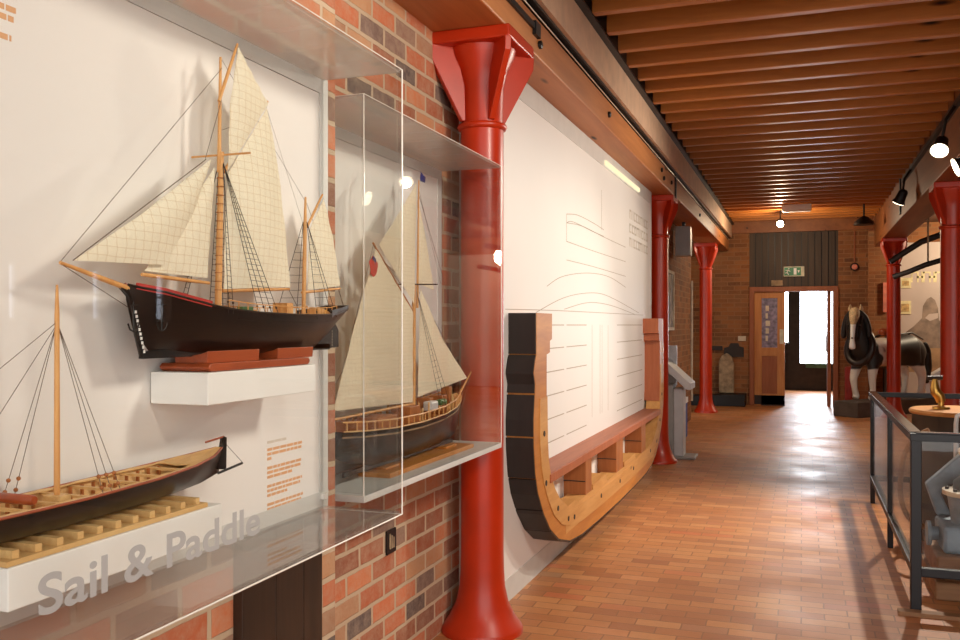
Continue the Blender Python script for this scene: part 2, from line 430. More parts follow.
# end wall
YE = 17.6
struct('wall_end_left', MB().box((-2.4, YE, 0), (-0.93, YE + 0.3, 3.3)), M['brick_end'])
struct('wall_end_right', MB().box((0.62, YE, 0), (1.12, YE + 0.3, 3.3)), M['brick_end'])
struct('trim_2', MB().box((-2.4, YE - 0.06, 3.22), (1.3, YE + 0.3, 3.62)), M['beam_far'])
struct('wall_passage', MB().box((-2.5, 14.7, 0), (-2.4, YE, 3.3)), M['dark_boards'])
wb = thing('wall_end_boarding', (-0.15, YE, 2.19), None, None, kind='structure')
mb = MB(); x = -0.93
while x < 0.615:
    mb.box((x, YE + 0.02, 2.19), (min(x + 0.1, 0.62), YE + 0.06, 3.22)); x += 0.116
mb.build('upright_board', M['dark_boards'], wb)
MB().box((-0.93, YE + 0.06, 2.19), (0.62, YE + 0.08, 3.22)).build('dark_gap_sheet', M['black'], wb)  # black sheet put in to shade the gaps between boards
# lobby behind the doorway
struct('wall_lobby', MB().box((-0.5, YE + 0.3, 0), (-0.42, 23, 2.6)).box((0.66, YE + 0.3, 0), (0.74, 23, 2.6)).box((-0.5, YE + 0.3, 2.5), (0.74, 23, 2.6)), M['lobby_dark'])
YL = 22.0
DV0, DV1 = on_y(788.5, 320, YL).x, on_y(800, 320, YL).x
ent = thing('door_2', (0.1, YL, 0), None, None, kind='structure')
MB().box((-0.42, YL, 0), (0.66, YL + 0.06, 0.62)).box((DV0, YL - 0.02, 0.62), (DV1, YL + 0.06, 2.5)).box((-0.42, YL, 0.62), (DV0, YL + 0.06, 1.1)).box((-0.42, YL, 0.62), (-0.4, YL + 0.06, 2.5)).build('lower_panel', M['lobby_dark'], ent)
MB().box((-0.40, YL + 0.02, 1.1), (DV0, YL + 0.04, 2.5)).box((DV1, YL + 0.02, 0.62), (0.66, YL + 0.04, 2.5)).build('bright_glazing', M['daylight'], ent)
MB().box((0.08, YL - 0.10, 0.52), (0.58, YL - 0.01, 0.62)).build('green_rail', M['green_bench'], ent)
MB().box((-0.30, YL - 0.03, 0.2), (-0.28, YL, 2.2)).build('sidelight_bar', M['lobby_dark'], ent)
# right aisle
struct('wall_right_rear', MB().box((1.0, 20.6, 0), (7.0, 20.9, 3.65)), M['brick_end'])
struct('wall_right', MB().box((1.0, YE + 0.3, 0), (1.12, 20.6, 3.3)), M['brick_end_side'])

yy0 = -1.5
WINS = [(8.5, 8.75), (9.9, 10.2), (11.2, 11.55)]
mb = MB()
for i, (a, b) in enumerate(WINS):
    mb.box((7.0, yy0, 0), (7.3, a, 3.7)).box((7.0, a, 0), (7.3, b, 1.55)).box((7.0, a, 2.3), (7.3, b, 3.7)); yy0 = b
    wn = thing('window_%d' % (i + 1), (7.0, (a + b) / 2, 1.55), None, None, kind='structure')
    MB().box((7.14, a, 1.55), (7.18, b, 1.59)).box((7.14, a, 2.26), (7.18, b, 2.3)).box((7.14, a, 1.59), (7.18, a + 0.04, 2.26)).box((7.14, b - 0.04, 1.59), (7.18, b, 2.26)).box((7.14, a + 0.04, 1.91), (7.18, b - 0.04, 1.94)).build('frame', M['white'], wn)
    MB().box((7.19, a, 1.55), (7.2, b, 2.3)).build('bright_glazing', M['daylight_soft'], wn)
mb.box((7.0, yy0, 0), (7.3, 20.9, 3.7))
struct('wall_right_side', mb, M['brick_end_side'])

# doorway frame and door
dr = thing('door_1', (-0.15, YE, 0), None, None, kind='structure')
xl, xr = -0.93, 0.62
zt = 2.12
MB().box((xl, YE - 0.05, 0), (xl + 0.09, YE + 0.1, zt)).box((xr - 0.09, YE - 0.05, 0), (xr, YE + 0.1, zt)).box((xl, YE - 0.05, zt), (xr, YE + 0.1, zt + 0.09)).build('frame', M['door_trim'], dr, bevel=0.006)
dxa, dxb = -0.84, -0.30
leaf = MB()
Z = [(0.0, 0.22), (0.92, 1.08), (2.0, 2.12)]
leaf.box((dxa, YE, 0), (dxa + 0.13, YE + 0.05, zt)).box((dxb - 0.13, YE, 0), (dxb, YE + 0.05, zt))
for a, b in Z: leaf.box((dxa + 0.13, YE, a), (dxb - 0.13, YE + 0.05, b))
lf = leaf.build('leaf', M['door_wood'], dr, bevel=0.005)
MB().box((dxa + 0.13, YE + 0.015, 0.22), (dxb - 0.13, YE + 0.035, 0.92)).build('lower_panel', M['door_trim'], lf)
MB().box((dxa + 0.13, YE + 0.012, 1.08), (dxb - 0.13, YE + 0.03, 2.0)).build('notice', plain('purple_notice', (124, 112, 132), 0.4, var=0.25, scale=16), lf)
mb = MB()
for i in range(5): mb.box((dxa + 0.2, YE + 0.008, 1.2 + i * 0.14), (dxa + 0.24 + 0.02 * (i % 3), YE + 0.012, 1.3 + i * 0.14))
mb.build('notice_lettering', M['flange'], lf)
MB().box((dxa + 0.12, YE - 0.004, 0.0), (dxb, YE, 0.19)).box((dxa, YE - 0.004, 0.02), (dxb, YE, 0.19)).build('kick_plate', M['dark_iron'], lf)
MB().box((dxb - 0.09, YE - 0.012, 1.15), (dxb - 0.02, YE, 1.42)).build('push_plate', M['exit_frame'], lf)
MB().box((0.44, YE + 0.1, 0), (0.5, YE + 0.68, zt)).build('open_leaf', M['door_trim'], dr)
MB().box((0.42, YE + 0.5, 1.0), (0.44, YE + 0.54, 1.3)).build('handle', M['flange'], dr)

# ================================================================== BEAMS, CHANNEL, COLUMNS
bmL = thing('timber_beam', (-1.48, 8, 2.9), 'long golden timber beam along the left wall above the display boards', 'beam')
MB().box((-1.70, -0.6, 2.9), (-1.30, 9.93, 3.10)).build('near_length', M['beam'], bmL, bevel=0.008)
MB().box((-1.70, 9.95, 2.9), (-1.30, 17.55, 3.10)).build('far_length', M['beam'], bmL, bevel=0.008)
mb = MB()
for yy, zz in ((4.55, 2.97), (6.35, 3.0), (8.9, 3.02), (9.05, 2.96), (9.6, 3.0), (12.4, 2.98)):
    MB().lathe([(0.022, 0), (0.022, 0.016), (0.012, 0.02)], (-1.30, yy, zz), 8, 'x').build('bolt', M['black'], bmL)
MB().box((-1.305, 9.9, 2.88), (-1.285, 9.97, 3.14)).build('iron_strap', M['black'], bmL)
MB().box((-1.298, 3.2, 3.015), (-1.285, 4.5, 3.045)).box((-1.30, 4.43, 2.99), (-1.28, 4.52, 3.06)).build('tie_bar', M['black'], bmL)
tag(MB().tube([(-1.292, -0.5, 3.105), (-1.292, 17.5, 3.105)], 0.004, 6).build('cable', M['flange'], None, True), 'thin pale cable clipped along the top edge of the left timber beam', 'cable')
ch = thing('steel_channel', (-1.3, 8, 3.12), 'grey brown steel channel above the left beam beside the joist ends', 'channel')
MB().box((-1.27, -0.6, 3.145), (-1.245, 17.55, 3.385)).build('web', M['steel'], ch)
MB().box((-1.27, -0.6, 3.385), (-1.20, 17.55, 3.40)).box((-1.36, -0.6, 3.13), (-1.27, 17.55, 3.145)).build('flange', M['black'], ch)
MB().box((-1.6, -0.6, 3.1), (-1.36, 17.55, 3.62)).build('backing_timber', M['deck_boards'], ch)
bmR = thing('timber_beam', (1.4, 11, 2.9), 'dark timber beam on the right carried by the two red columns', 'beam')
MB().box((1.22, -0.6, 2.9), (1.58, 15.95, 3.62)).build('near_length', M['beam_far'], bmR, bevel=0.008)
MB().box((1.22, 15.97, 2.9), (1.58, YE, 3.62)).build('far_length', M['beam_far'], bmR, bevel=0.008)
MB().box((1.20, 12.9, 2.95), (1.22, 13.0, 3.45)).build('iron_strap', M['black'], bmR)

def column(x, y, label, cap=0.185, r=0.105, far=False):
    t = thing('cast_iron_column', (x, y, 0), label, 'column', 'red cast iron columns')
    MB().lathe([(0.20, 0), (0.20, 0.02), (0.195, 0.03), (0.165, 0.07), (0.13, 0.14), (0.112, 0.22), (r + 0.002, 0.3), (r, 0.4)], (x, y, 0), 40).build('base', M['red_iron'], t, True)
    MB().lathe([(r, 0.39), (r, 2.45), (r + 0.012, 2.455), (r + 0.018, 2.468), (r + 0.012, 2.48), (r - 0.004, 2.485)], (x, y, 0), 40).build('shaft', M['red_iron'], t, True)
    c = MB().lathe([(r - 0.005, 2.48), (r, 2.66), (r + 0.02, 2.74), (r + 0.05, 2.8), (r + 0.06, 2.84)], (x, y, 0), 32).build('capital', M['red_iron'], t, True)
    h = cap
    MB().box((x - h, y - h, 2.84), (x + h, y + h, 2.9)).build('abacus', M['red_iron'], c, bevel=0.008)
    br = MB()
    for sx, sy in ((1, 1), (1, -1), (-1, 1), (-1, -1)):      # corner brackets
        d = Vector((sx, sy, 0)).normalized(); n = Vector((-d.y, d.x, 0)) * 0.016
        R = h * 1.40
        for nn in (n,):
            prof = [(0.08, 2.49), (0.115, 2.49), (R * 0.97, 2.78), (R * 0.985, 2.845), (0.1, 2.845)]
            a = [Vector((x, y, 0)) + d * p[0] + nn + Vector((0, 0, p[1])) for p in prof]
            b = [q - 2 * nn for q in a]
            m = len(prof)
            br.add(a + b, [tuple(range(m)), tuple(range(2 * m - 1, m - 1, -1))] + [(i, (i + 1) % m, (i + 1) % m + m, i + m) for i in range(m)])
    br.build('bracket', M['red_iron'], c, bevel=0.004)
    return t
col1 = column(-1.48, 4.17, 'large red iron column right of the ship cases, nearest to the viewer', 0.205)
column(-1.48, 9.95, 'red iron column behind the right end of the wooden hull section')
column(-1.56, 15.9, 'red iron column in front of the brick end wall, left of the door')
column(1.40, 9.97, 'red iron column at the right edge, behind the tub with a tap')
column(1.40, 16.0, 'red iron column standing in front of the black and white horse')

# ================================================================== SHIP DISPLAY BOARDS AND ACRYLIC CASES
def board(X, y0, y1, z0, z1, label, fw=0.05):
    t = thing('display_board', (X, (y0 + y1) / 2, z0), label, 'display board')
    MB().box((X - 0.02, y0 + fw, z0 + fw), (X - 0.004, y1 - fw, z1 - fw)).build('panel', M['board'], t)
    MB().box((X - 0.022, y0, z1 - fw), (X, y1, z1)).box((X - 0.022, y0, z0), (X, y1, z0 + fw)).box((X - 0.022, y0, z0 + fw), (X, y0 + fw, z1 - fw)).box((X - 0.022, y1 - fw, z0 + fw), (X, y1, z1 - fw)).build('frame', M['frame'], t, bevel=0.002)
    return t
ZB, ZT = 0.945, 2.249
b1 = board(-1.367, -0.4, 2.44, ZB, ZT, 'cream display board with orange print behind the two left ship models')
b2 = board(-1.637, 2.60, 4.03, ZB, ZT, 'cream display board with grey frame behind the gaff cutter model')
def print_lines(mb, X, y0, ztop, rows, lh, mbar):
    z = ztop
    for w in rows:
        if w:
            yy = y0
            while yy < y0 + w - 0.004:
                ww = min(random.uniform(0.012, 0.035), y0 + w - yy)
                mb.box((X, yy, z - lh * 0.6), (X + 0.0008, yy + ww, z)); yy += ww + 0.004
        z -= lh
p0 = on_x(267.5, 442, -1.37)
mb = MB(); print_lines(mb, -1.371, p0.y, p0.z - 0.018, [.18, .18, .02, 0, .175, .175, .13, 0, .18, .17, .10, 0, .185, .175], 0.0125, None)
mb.build('orange_print', M['text_orange'], b1)
mb = MB(); print_lines(mb, -1.371, p0.y, p0.z + 0.002, [.095], 0.012, None); mb.build('heading_print', M['text_grey'], b1)
mb = MB()
pa = on_x(16, 5, -1.37)
print_lines(mb, -1.371, pa.y - 0.2, pa.z + 0.03, [.21, 0, .2, .195, 0, .19], 0.018, None); mb.build('upper_print', M['text_orange'], b1)

def case(X0, X1, y0, y1, label, sheet_floor, th=0.008, solid=False):
    t = thing('display_case', ((X0 + X1) / 2, (y0 + y1) / 2, ZB), label, 'display case')
    MB().box((X1 - th, y0, ZB), (X1, y1, ZT)).build('front_pane', M['acrylic'], t)
    MB().box((X0, y1 - th, ZB + th), (X1 - th, y1, ZT - th)).build('end_pane', M['acrylic'], t)
    MB().box((X0, y0, ZB + th), (X1 - th, y0 + th, ZT - th)).build('end_pane', M['acrylic'], t)
    MB().box((X0, y0, ZT - th), (X1 - th, y1, ZT)).build('top_pane', M['opal'], t)
    if solid: MB().box((X0, y0, ZB - 0.022), (X1 + 0.002, y1, ZB)).build('base_board', sheet_floor, t, bevel=0.002)
    else: MB().box((X0, y0, ZB), (X1 - th, y1, ZB + th)).build('floor_pane', sheet_floor, t)
    e = 0.0022
    mb = MB()
    for yy in (y0, y1):
        mb.tube([(X1, yy, ZB), (X1, yy, ZT)], e, 6).tube([(X0, yy, ZB), (X1, yy, ZB)], e * 0.6, 6).tube([(X0, yy, ZT), (X1, yy, ZT)], e * 0.5, 6)
    if not solid: mb.tube([(X1, y0, ZB), (X1, y1, ZB)], e, 6)
    mb.tube([(X1, y0, ZT), (X1, y1, ZT)], e * 0.8, 6)
    mb.build('polished_edge', M['edge'], t)
    MB().box((X0, y1 - 0.02, ZB + 0.03), (X0 + 0.012, y1 + 0.004, ZB + 0.047)).build('fixing_clip', M['white'], t)
    return t
c1 = case(-1.366, -1.105, -0.3, 2.41, 'near acrylic wall case lettered on its front, holding two ship models', M['acrylic_sheet'])
mb = MB(); text_on_x(mb, 'Sail & Paddle', -1.1035, 1.072, 1.052, 0.064, 0.60, 0.018); mb.build('grey_lettering', M['vinyl'], c1)
c2 = case(-1.636, -1.335, 2.615, 4.03, 'far acrylic wall case with pale floor, holding the gaff cutter model', M['frame'], solid=True)

# white shelves inside the near case
sh = tag(MB().box((-1.366, 1.64, 1.325), (-1.2136, 2.10, 1.396)).build('display_shelf', M['white'], None, bevel=0.002), 'short white shelf under the black two masted ship model', 'shelf')
sh2 = tag(MB().box((-1.366, on_x(8, 570, -1.2).y, 1.038), (-1.2, on_x(222, 503, -1.2).y, 1.108)).build('display_shelf', M['white'], None, bevel=0.002), 'long white shelf under the low open boat model', 'shelf')

# ------------------------------------------------------------------ hull maker
def half_at(q, z, nseg=24):
    """half breadth of a hull station at height z"""
    y, zk, zs, hb, fu = q; pv = (0.0, zk)
    for i in range(1, nseg + 1):
        k = i / nseg; th = k * PI / 2
        x = hb * (fu * math.sin(th) + (1 - fu) * k ** 1.6); zz = zk + (zs - zk) * (fu * (1 - math.cos(th)) + (1 - fu) * k)
        if zz >= z:
            w = (z - pv[1]) / max(1e-9, zz - pv[1]); return pv[0] + (x - pv[0]) * max(0, min(1, w))
        pv = (x, zz)
    return hb
def hull(root, Xc, st, mat_hull, mat_deck, mat_rail, bul=0.012, nseg=10, open_boat=False, name='hull'):
    """st: list of (y, z_keel, z_sheer, half_beam, fullness 0..1)"""
    def sect(y, zk, zs, hb, fu):
        pts = []
        for i in range(nseg + 1):
            k = i / nseg; th = k * PI / 2
            xe, ze = math.sin(th), 1 - math.cos(th)
            xv, zv = k ** 1.6, k
            pts.append((hb * (fu * xe + (1 - fu) * xv), zk + (zs - zk) * (fu * ze + (1 - fu) * zv)))
        return pts
    S = [sect(*q) for q in st]
    mb = MB(); vs = []; fs = []; n = 2 * nseg + 1
    for q, P in zip(st, S):
        row = [(Xc - x, q[0], z) for x, z in reversed(P[1:])] + [(Xc + x, q[0], z) for x, z in P]
        vs += row
    for i in range(len(st) - 1):
        for j in range(n - 1): fs.append((i * n + j, i * n + j + 1, (i + 1) * n + j + 1, (i + 1) * n + j))
    fs.append(tuple(range(n))); fs.append(tuple(range((len(st) - 1) * n + n - 1, (len(st) - 1) * n - 1, -1)))
    mb.add(vs, fs)
    h = mb.build(name, mat_hull, root, True)
    # deck
    mb = MB(); vs = []; fs = []
    hmax = max(q[3] for q in st)
    for q in st:
        y, zk, zs, hb, fu = q
        zd = zs - bul * min(1.0, hb / hmax * 1.3); w = max(hb - 0.003, 0.0004); wd = max(half_at(q, zd) - 0.004, 0.0002)
        vs += [(Xc - w, y, zs), (Xc - wd, y, zd), (Xc + wd, y, zd), (Xc + w, y, zs)]
    for i in range(len(st) - 1):
        for j in range(3): fs.append((i * 4 + j, i * 4 + j + 1, (i + 1) * 4 + j + 1, (i + 1) * 4 + j))
    mb.add(vs, fs); mb.build('deck', mat_deck, root)
    # rail on both sides
    mb = MB()
    for s in (-1, 1): mb.tube([(Xc + s * q[3], q[0], q[2] + 0.001) for q in st], 0.0028, 6)
    mb.build('rail', mat_rail, root, True)
    return h
def lerp_st(st, y):
    for a, b in zip(st, st[1:]):
        if min(a[0], b[0]) <= y <= max(a[0], b[0]):
            k = (y - a[0]) / (b[0] - a[0]); return [a[i] + (b[i] - a[i]) * k for i in range(5)]
    return list(st[0] if abs(y - st[0][0]) < abs(y - st[-1][0]) else st[-1])

def carve_open(hullobj): pass

# ------------------------------------------------------------------ SHIP 1: black ketch
X1 = -1.285
def q1(u, v, dx=0.0): p = on_x(u, v, X1); p.x += dx; return p
sheer = [(126, 285), (133, 288), (150, 293), (170, 300), (190, 306), (210, 310), (235, 313), (260, 314.5), (290, 315.5), (312, 315), (327, 312), (337, 309.5)]
hbs = [0.004, 0.018, 0.042, 0.056, 0.064, 0.068, 0.07, 0.07, 0.066, 0.056, 0.046, 0.036]
keelv = [(126, 300), (135, 330), (145, 353), (170, 354), (190, 354), (210, 354), (235, 353.5), (260, 353), (290, 352), (311, 349), (326, 335), (337, 322)]
ful = [0.0, 0.05, 0.2, 0.45, 0.65, 0.8, 0.88, 0.88, 0.8, 0.6, 0.35, 0.3]
st1 = []
for (u, v), hb, (ku, kv), fu in zip(sheer, hbs, keelv, ful):
    p = q1(u, v); d = (p.y / ray(u, v).y)
    st1.append((p.y, EYE - (kv - 325) * d / F, p.z, hb, fu))
s1 = thing('ship_model', (X1, 1.8, 1.44), 'black hulled two masted ship model with cream sails on the short white shelf', 'ship model')
hull(s1, X1, st1, M['hull_black'], M['hull_deck'], M['hull_black'], bul=0.02)
# keel, stem and rudder
kz = 1.434
mb = MB()
stem = [q1(117, 283.5), q1(126, 287), q1(131, 305), q1(137, 335), q1(142, 356)]
mb.tube(stem, [0.003, 0.0055, 0.006, 0.006, 0.006], 8)
mb.prism([(q.y, q.z) for q in (q1(115.5, 283), q1(130, 286), q1(134, 296), q1(130, 304), q1(127, 296), q1(122, 290))], X1 - 0.004, X1 + 0.004, 'x')
ya, yb = q1(141, 356).y, q1(328, 350).y
mb.box((X1 - 0.006, ya, kz - 0.004), (X1 + 0.006, yb, kz + 0.012))
mb.prism([(q1(296, 350).y, kz), (q1(328, 350).y, kz), (q1(329, 325).y, q1(329, 322).z), (q1(316, 325).y, q1(318, 335).z)], X1 - 0.006, X1 + 0.006, 'x')
mb.build('keel_and_stem', M['hull_black'], s1)
mb = MB().prism([(q1(328.5, 350).y, kz), (q1(337, 350).y, kz + 0.002), (q1(337, 332).y, q1(337, 330).z), (q1(333, 325).y, q1(333, 322).z), (q1(328.5, 325).y, q1(328.5, 324).z)], X1 - 0.005, X1 + 0.005, 'x')
rd = mb.build('rudder', M['hull_black'], s1)
mb = MB()
for i in range(10):
    p = q1(133 + i * 0.95, 312 + i * 4.4); mb.box((X1 + 0.004, p.y - 0.0022, p.z - 0.003), (X1 + 0.0078, p.y + 0.0022, p.z + 0.003))
mb.build('draught_marks', M['white'], s1)
mb = MB()
for i in range(7): p = q1(330.5, 331 + i * 2.8); mb.box((X1 + 0.004, p.y - 0.0014, p.z - 0.0014), (X1 + 0.0062, p.y + 0.0014, p.z + 0.0014))
mb.build('rivets', M['flange'], rd)
# red bulwark strip at the bow and a raised stern
def side_strip(st, y0, y1, dz0, dz1, out, n=10):
    A, B, vs, fs = [], [], [], []
    for i in range(n + 1):
        yy = y0 + (y1 - y0) * i / n; q = lerp_st(st, yy)
        k0 = half_at(q, q[2] + dz0) + out; k1 = half_at(q, q[2] + dz1) + out
        vs += [(k0, yy, q[2] + dz0), (k0 - 0.003, yy, q[2] + dz0), (k1 - 0.003, yy, q[2] + dz1), (k1, yy, q[2] + dz1)]
    for i in range(n):
        for j in range(4): fs.append((i * 4 + j, i * 4 + (j + 1) % 4, (i + 1) * 4 + (j + 1) % 4, (i + 1) * 4 + j))
    fs += [(0, 1, 2, 3), tuple(n * 4 + j for j in (3, 2, 1, 0))]
    return vs, fs
mb = MB(); vs, fs = side_strip(st1, q1(131, 300).y, q1(188, 300).y, -0.004, 0.009, 0.002)
mb.add([(X1 + a, b, c) for a, b, c in vs], fs).add([(X1 - a, b, c) for a, b, c in vs], fs); mb.build('red_bulwark', M['hull_red'], s1)
mb = MB(); vs, fs = side_strip(st1, q1(215, 300).y, q1(322, 300).y, -0.02, -0.017, 0.0015)
mb.add([(X1 + a, b, c) for a, b, c in vs], fs); mb.build('rubbing_strake', M['tar'], s1)
mb = MB(); vs, fs = side_strip(st1, q1(314, 300).y, q1(337, 300).y, -0.004, 0.012, 0.003)
mb.add([(X1 + a, b, c) for a, b, c in vs], fs).add([(X1 - a, b, c) for a, b, c in vs], fs)
q = st1[-1]; mb.box((X1 - q[3], q[0] - 0.004, q[2] - 0.004), (X1 + q[3], q[0], q[2] + 0.012)); mb.build('stern_bulwark', M['hull_black'], s1)
# deck fittings
for u, w, h, hw in ((160, 0.012, 0.014, 0.012), (177, 0.02, 0.012, 0.018), (199, 0.03, 0.018, 0.02), (243, 0.05, 0.012, 0.024), (283, 0.03, 0.034, 0.022), (316, 0.035, 0.018, 0.018)):
    p = q1(u, 300); q = lerp_st(st1, p.y); MB().box((X1 - hw, p.y - w / 2, q[2] - 0.02), (X1 + hw, p.y + w / 2, q[2] - 0.018 + h + 0.016)).build('deck_house', M['spar'], s1, bevel=0.001)
mb = MB()
for i in range(16):
    yy = q1(205, 300).y + i * (q1(322, 300).y - q1(205, 300).y) / 15; q = lerp_st(st1, yy)
    for s in (-1, 1): mb.tube([(X1 + s * (q[3] - 0.002), yy, q[2]), (X1 + s * (q[3] - 0.002), yy, q[2] + 0.02)], 0.0011, 5)
mb.tube([(X1 + lerp_st(st1, yy)[3] - 0.002, yy, lerp_st(st1, yy)[2] + 0.02) for yy in [q1(u, 300).y for u in range(205, 323, 9)]], 0.0013, 5)
mb.tube([(X1 - lerp_st(st1, yy)[3] + 0.002, yy, lerp_st(st1, yy)[2] + 0.02) for yy in [q1(u, 300).y for u in range(205, 323, 9)]], 0.0013, 5)
mb.build('guard_rail', M['spar'], s1)
mb = MB(); p = q1(232, 300); q = lerp_st(st1, p.y); mb.box((X1 + 0.03, p.y - 0.022, q[2] - 0.02), (X1 + 0.045, p.y + 0.022, q[2] + 0.014)); mb.build('green_box', M['green_paint'], s1)
mb = MB()
mb.tube([q1(218, 316), q1(219.5, 240), q1(221.5, 152)], [0.0085, 0.0078, 0.0062], 10); mb.tube([q1(220.5, 172, -0.004), q1(222, 57, -0.004)], [0.0052, 0.003], 8)
mb.build('main_mast', M['spar'], s1, True)
mb = MB()
for i in range(14):
    p = q1(218.3 + i * 0.17, 290 - i * 8.6); mb.lathe([(0.0088, -0.001), (0.0092, 0), (0.0088, 0.001)], p, 10)
mb.build('mast_hoops', M['chock'], s1)
MB().tube([q1(303.5, 318), q1(305, 232), q1(305.5, 197)], [0.006, 0.0052, 0.003], 8).build('mizzen_mast', M['spar'], s1, True)
tube = lambda a, b, r0, r1, name, dx=0.0, m='spar': MB().tube([q1(*a, dx), q1((a[0] + b[0]) / 2, (a[1] + b[1]) / 2, dx), q1(*b, dx)], [r0, (r0 + r1) / 2 + 0.0006, r1], 8).build(name, M[m], s1, True)
tube((60, 262.5), (140, 293), 0.0032, 0.0065, 'bowsprit')
tube((222, 290.5), (289, 289), 0.005, 0.0038, 'main_boom')
tube((224, 172), (267.5, 101.5), 0.0045, 0.003, 'main_gaff')
tube((219, 101), (237.5, 44), 0.004, 0.003, 'topsail_yard')
tube((142, 274.5), (209, 283), 0.004, 0.0035, 'staysail_boom')
tube((302, 292.5), (340, 288.5), 0.004, 0.003, 'mizzen_boom')
tube((307, 227), (322.5, 194.5), 0.0036, 0.0026, 'mizzen_gaff')
p = q1(222, 155); MB().tube([(X1 - 0.085, p.y, p.z), (X1 + 0.078, p.y, p.z)], 0.0026, 6).build('crosstree', M['spar'], s1, True)
def sail(root, qf, luff, leech, name, bulge, dx=0.006, mat='sail', n=14, m=10):
    return MB().sheet([qf(*p, dx) for p in luff], [qf(*p, dx) for p in leech], n, m, bulge).build(name, M[mat], root, True)
sail(s1, q1, [(226, 173), (222.5, 230), (222, 289)], [(265, 108), (275, 160), (282, 220), (288, 287)], 'mainsail', 0.02)
sail(s1, q1, [(236, 48), (228, 105), (226, 170)], [(236.5, 48), (254, 82), (266, 104)], 'topsail', 0.012)
sail(s1, q1, [(206, 160), (140, 212), (69, 260.5)], [(206.5, 161), (188, 215), (160, 265)], 'jib', 0.014, 0.012)
sail(s1, q1, [(214, 168), (180, 220), (145, 271)], [(214.5, 170), (211, 225), (207, 278)], 'staysail', 0.012, 0.0)
sail(s1, q1, [(308, 229), (306.5, 260), (306, 290)], [(322, 199), (332, 243), (338, 286)], 'mizzen_sail', 0.01)
mb = MB()
def line(mb, a, b, r=0.0007, dx0=0.0, dx1=0.0, sag=0.0, qf=q1):
    A, B = qf(*a, dx0), qf(*b, dx1)
    if sag:
        pts = [A.lerp(B, k / 6) - Vector((0, 0, sag * math.sin(PI * k / 6))) for k in range(7)]
    else: pts = [A, B]
    mb.tube(pts, r, 5)
line(mb, (222, 68), (61, 261)); line(mb, (206, 159.5), (68, 260.5), 0.0011, 0, 0.012); line(mb, (221.5, 100), (205, 160))
line(mb, (61, 264), (137, 313), 0.0008); line(mb, (222, 60), (304.5, 200), 0.0005); line(mb, (265, 103), (305, 230), 0.0004)
line(mb, (222, 130), (257, 118), 0.0006); line(mb, (305.5, 200), (344, 306), 0.0006); line(mb, (288, 288), (300, 312), 0.0008); line(mb, (339, 289), (343, 306), 0.0008)
mb.build('stays', M['rope'], s1)
def shrouds(root, qf, Xc, top, feet, st, name, mat='dark_rope', nr=14, dz=0.01, r=0.0008):
    for s in (1, -1):
        mb = MB(); T = qf(*top); L = []
        for u in feet:
            yy = qf(u, 300).y; q = lerp_st(st, yy)
            A = Vector((Xc + s * 0.006, T.y, T.z)); B = Vector((Xc + s * (q[3] + 0.002), yy, q[2] - dz))
            mb.tube([A, B], r, 5); L.append((A, B))
            mb.ball(A.lerp(B, 0.93), 0.0028, 8)
        for i in range(2, nr):
            k = i / nr * 0.94
            mb.tube([A.lerp(B, k) for A, B in L], r * 0.7, 4)
        mb.build(name, M[mat], root)
shrouds(s1, q1, X1, (221, 163), (234, 241, 248, 255), st1, 'main_shrouds', nr=26)
shrouds(s1, q1, X1, (221, 163), (203, 208), st1, 'fore_shrouds', nr=26)
shrouds(s1, q1, X1, (305, 222), (296, 314, 320), st1, 'mizzen_shrouds', nr=12)
# anchors on the bow
for u, v in ((128, 302), (145.5, 302)):
    mb = MB(); p = q1(u, v); q = lerp_st(st1, p.y); xx = X1 + max(0.012, q[3] + 0.006)
    b = p.z - 0.058
    mb.tube([(xx, p.y, p.z), (xx, p.y, b)], 0.0016, 6)
    mb.tube([(xx, p.y - 0.016, b + 0.014), (xx, p.y - 0.01, b + 0.002), (xx, p.y, b - 0.002), (xx, p.y + 0.01, b + 0.002), (xx, p.y + 0.016, b + 0.014)], 0.0018, 6)
    mb.tube([(xx - 0.01, p.y, p.z - 0.006), (xx + 0.014, p.y, p.z - 0.006)], 0.0012, 6)
    mb.build('anchor', M['black'], s1)
# stand
sd = thing('model_stand', (X1, 1.87, 1.396), 'red brown wooden stand between the black hull and the short white shelf', 'model stand')
yl, yr = 1.655, 2.085
MB().prism([(yl + 0.01, 1.397), (yr - 0.01, 1.397), (yr, 1.404), (yr, 1.408), (yr - 0.008, 1.415), (yl + 0.008, 1.415), (yl, 1.408), (yl, 1.404)], -1.355, -1.222, 'x').build('base_board', M['mahogany'], sd, bevel=0.002)
for a, b in ((q1(190, 350).y, q1(243, 350).y), (q1(262, 350).y, q1(298, 350).y)):
    MB().prism([(-1.325, 1.415), (-1.24, 1.415), (-1.238, 1.442), (-1.255, 1.436), (-1.285, 1.431), (-1.315, 1.436), (-1.328, 1.442)], a, b, 'y').build('cradle', M['mahogany'], sd, bevel=0.001)

# ------------------------------------------------------------------ SHIP 3: low open keel boat with bare mast
X3 = -1.283
def q3(u, v, dx=0.0): p = on_x(u, v, X3); p.x += dx; return p
st3 = []
ylo, yhi = 0.80, q3(219, 470).y
for k, zs, hb, zk, fu in ((0, 1.20, 0.012, 1.15, 0.2), (0.06, 1.197, 0.045, 1.138, 0.5), (0.15, 1.192, 0.063, 1.132, 0.8), (0.3, 1.187, 0.07, 1.131, 0.95), (0.5, 1.186, 0.072, 1.131, 0.98), (0.7, 1.19, 0.068, 1.132, 0.95), (0.84, 1.196, 0.055, 1.135, 0.7), (0.93, 1.203, 0.036, 1.142, 0.45), (1.0, 1.212, 0.008, 1.156, 0.1)):
    st3.append((ylo + (yhi - ylo) * k, zk, zs, hb, fu))
s3 = thing('boat_model', (X3, 1.35, 1.13), 'low black open boat model with a bare mast on the long white shelf', 'boat model')
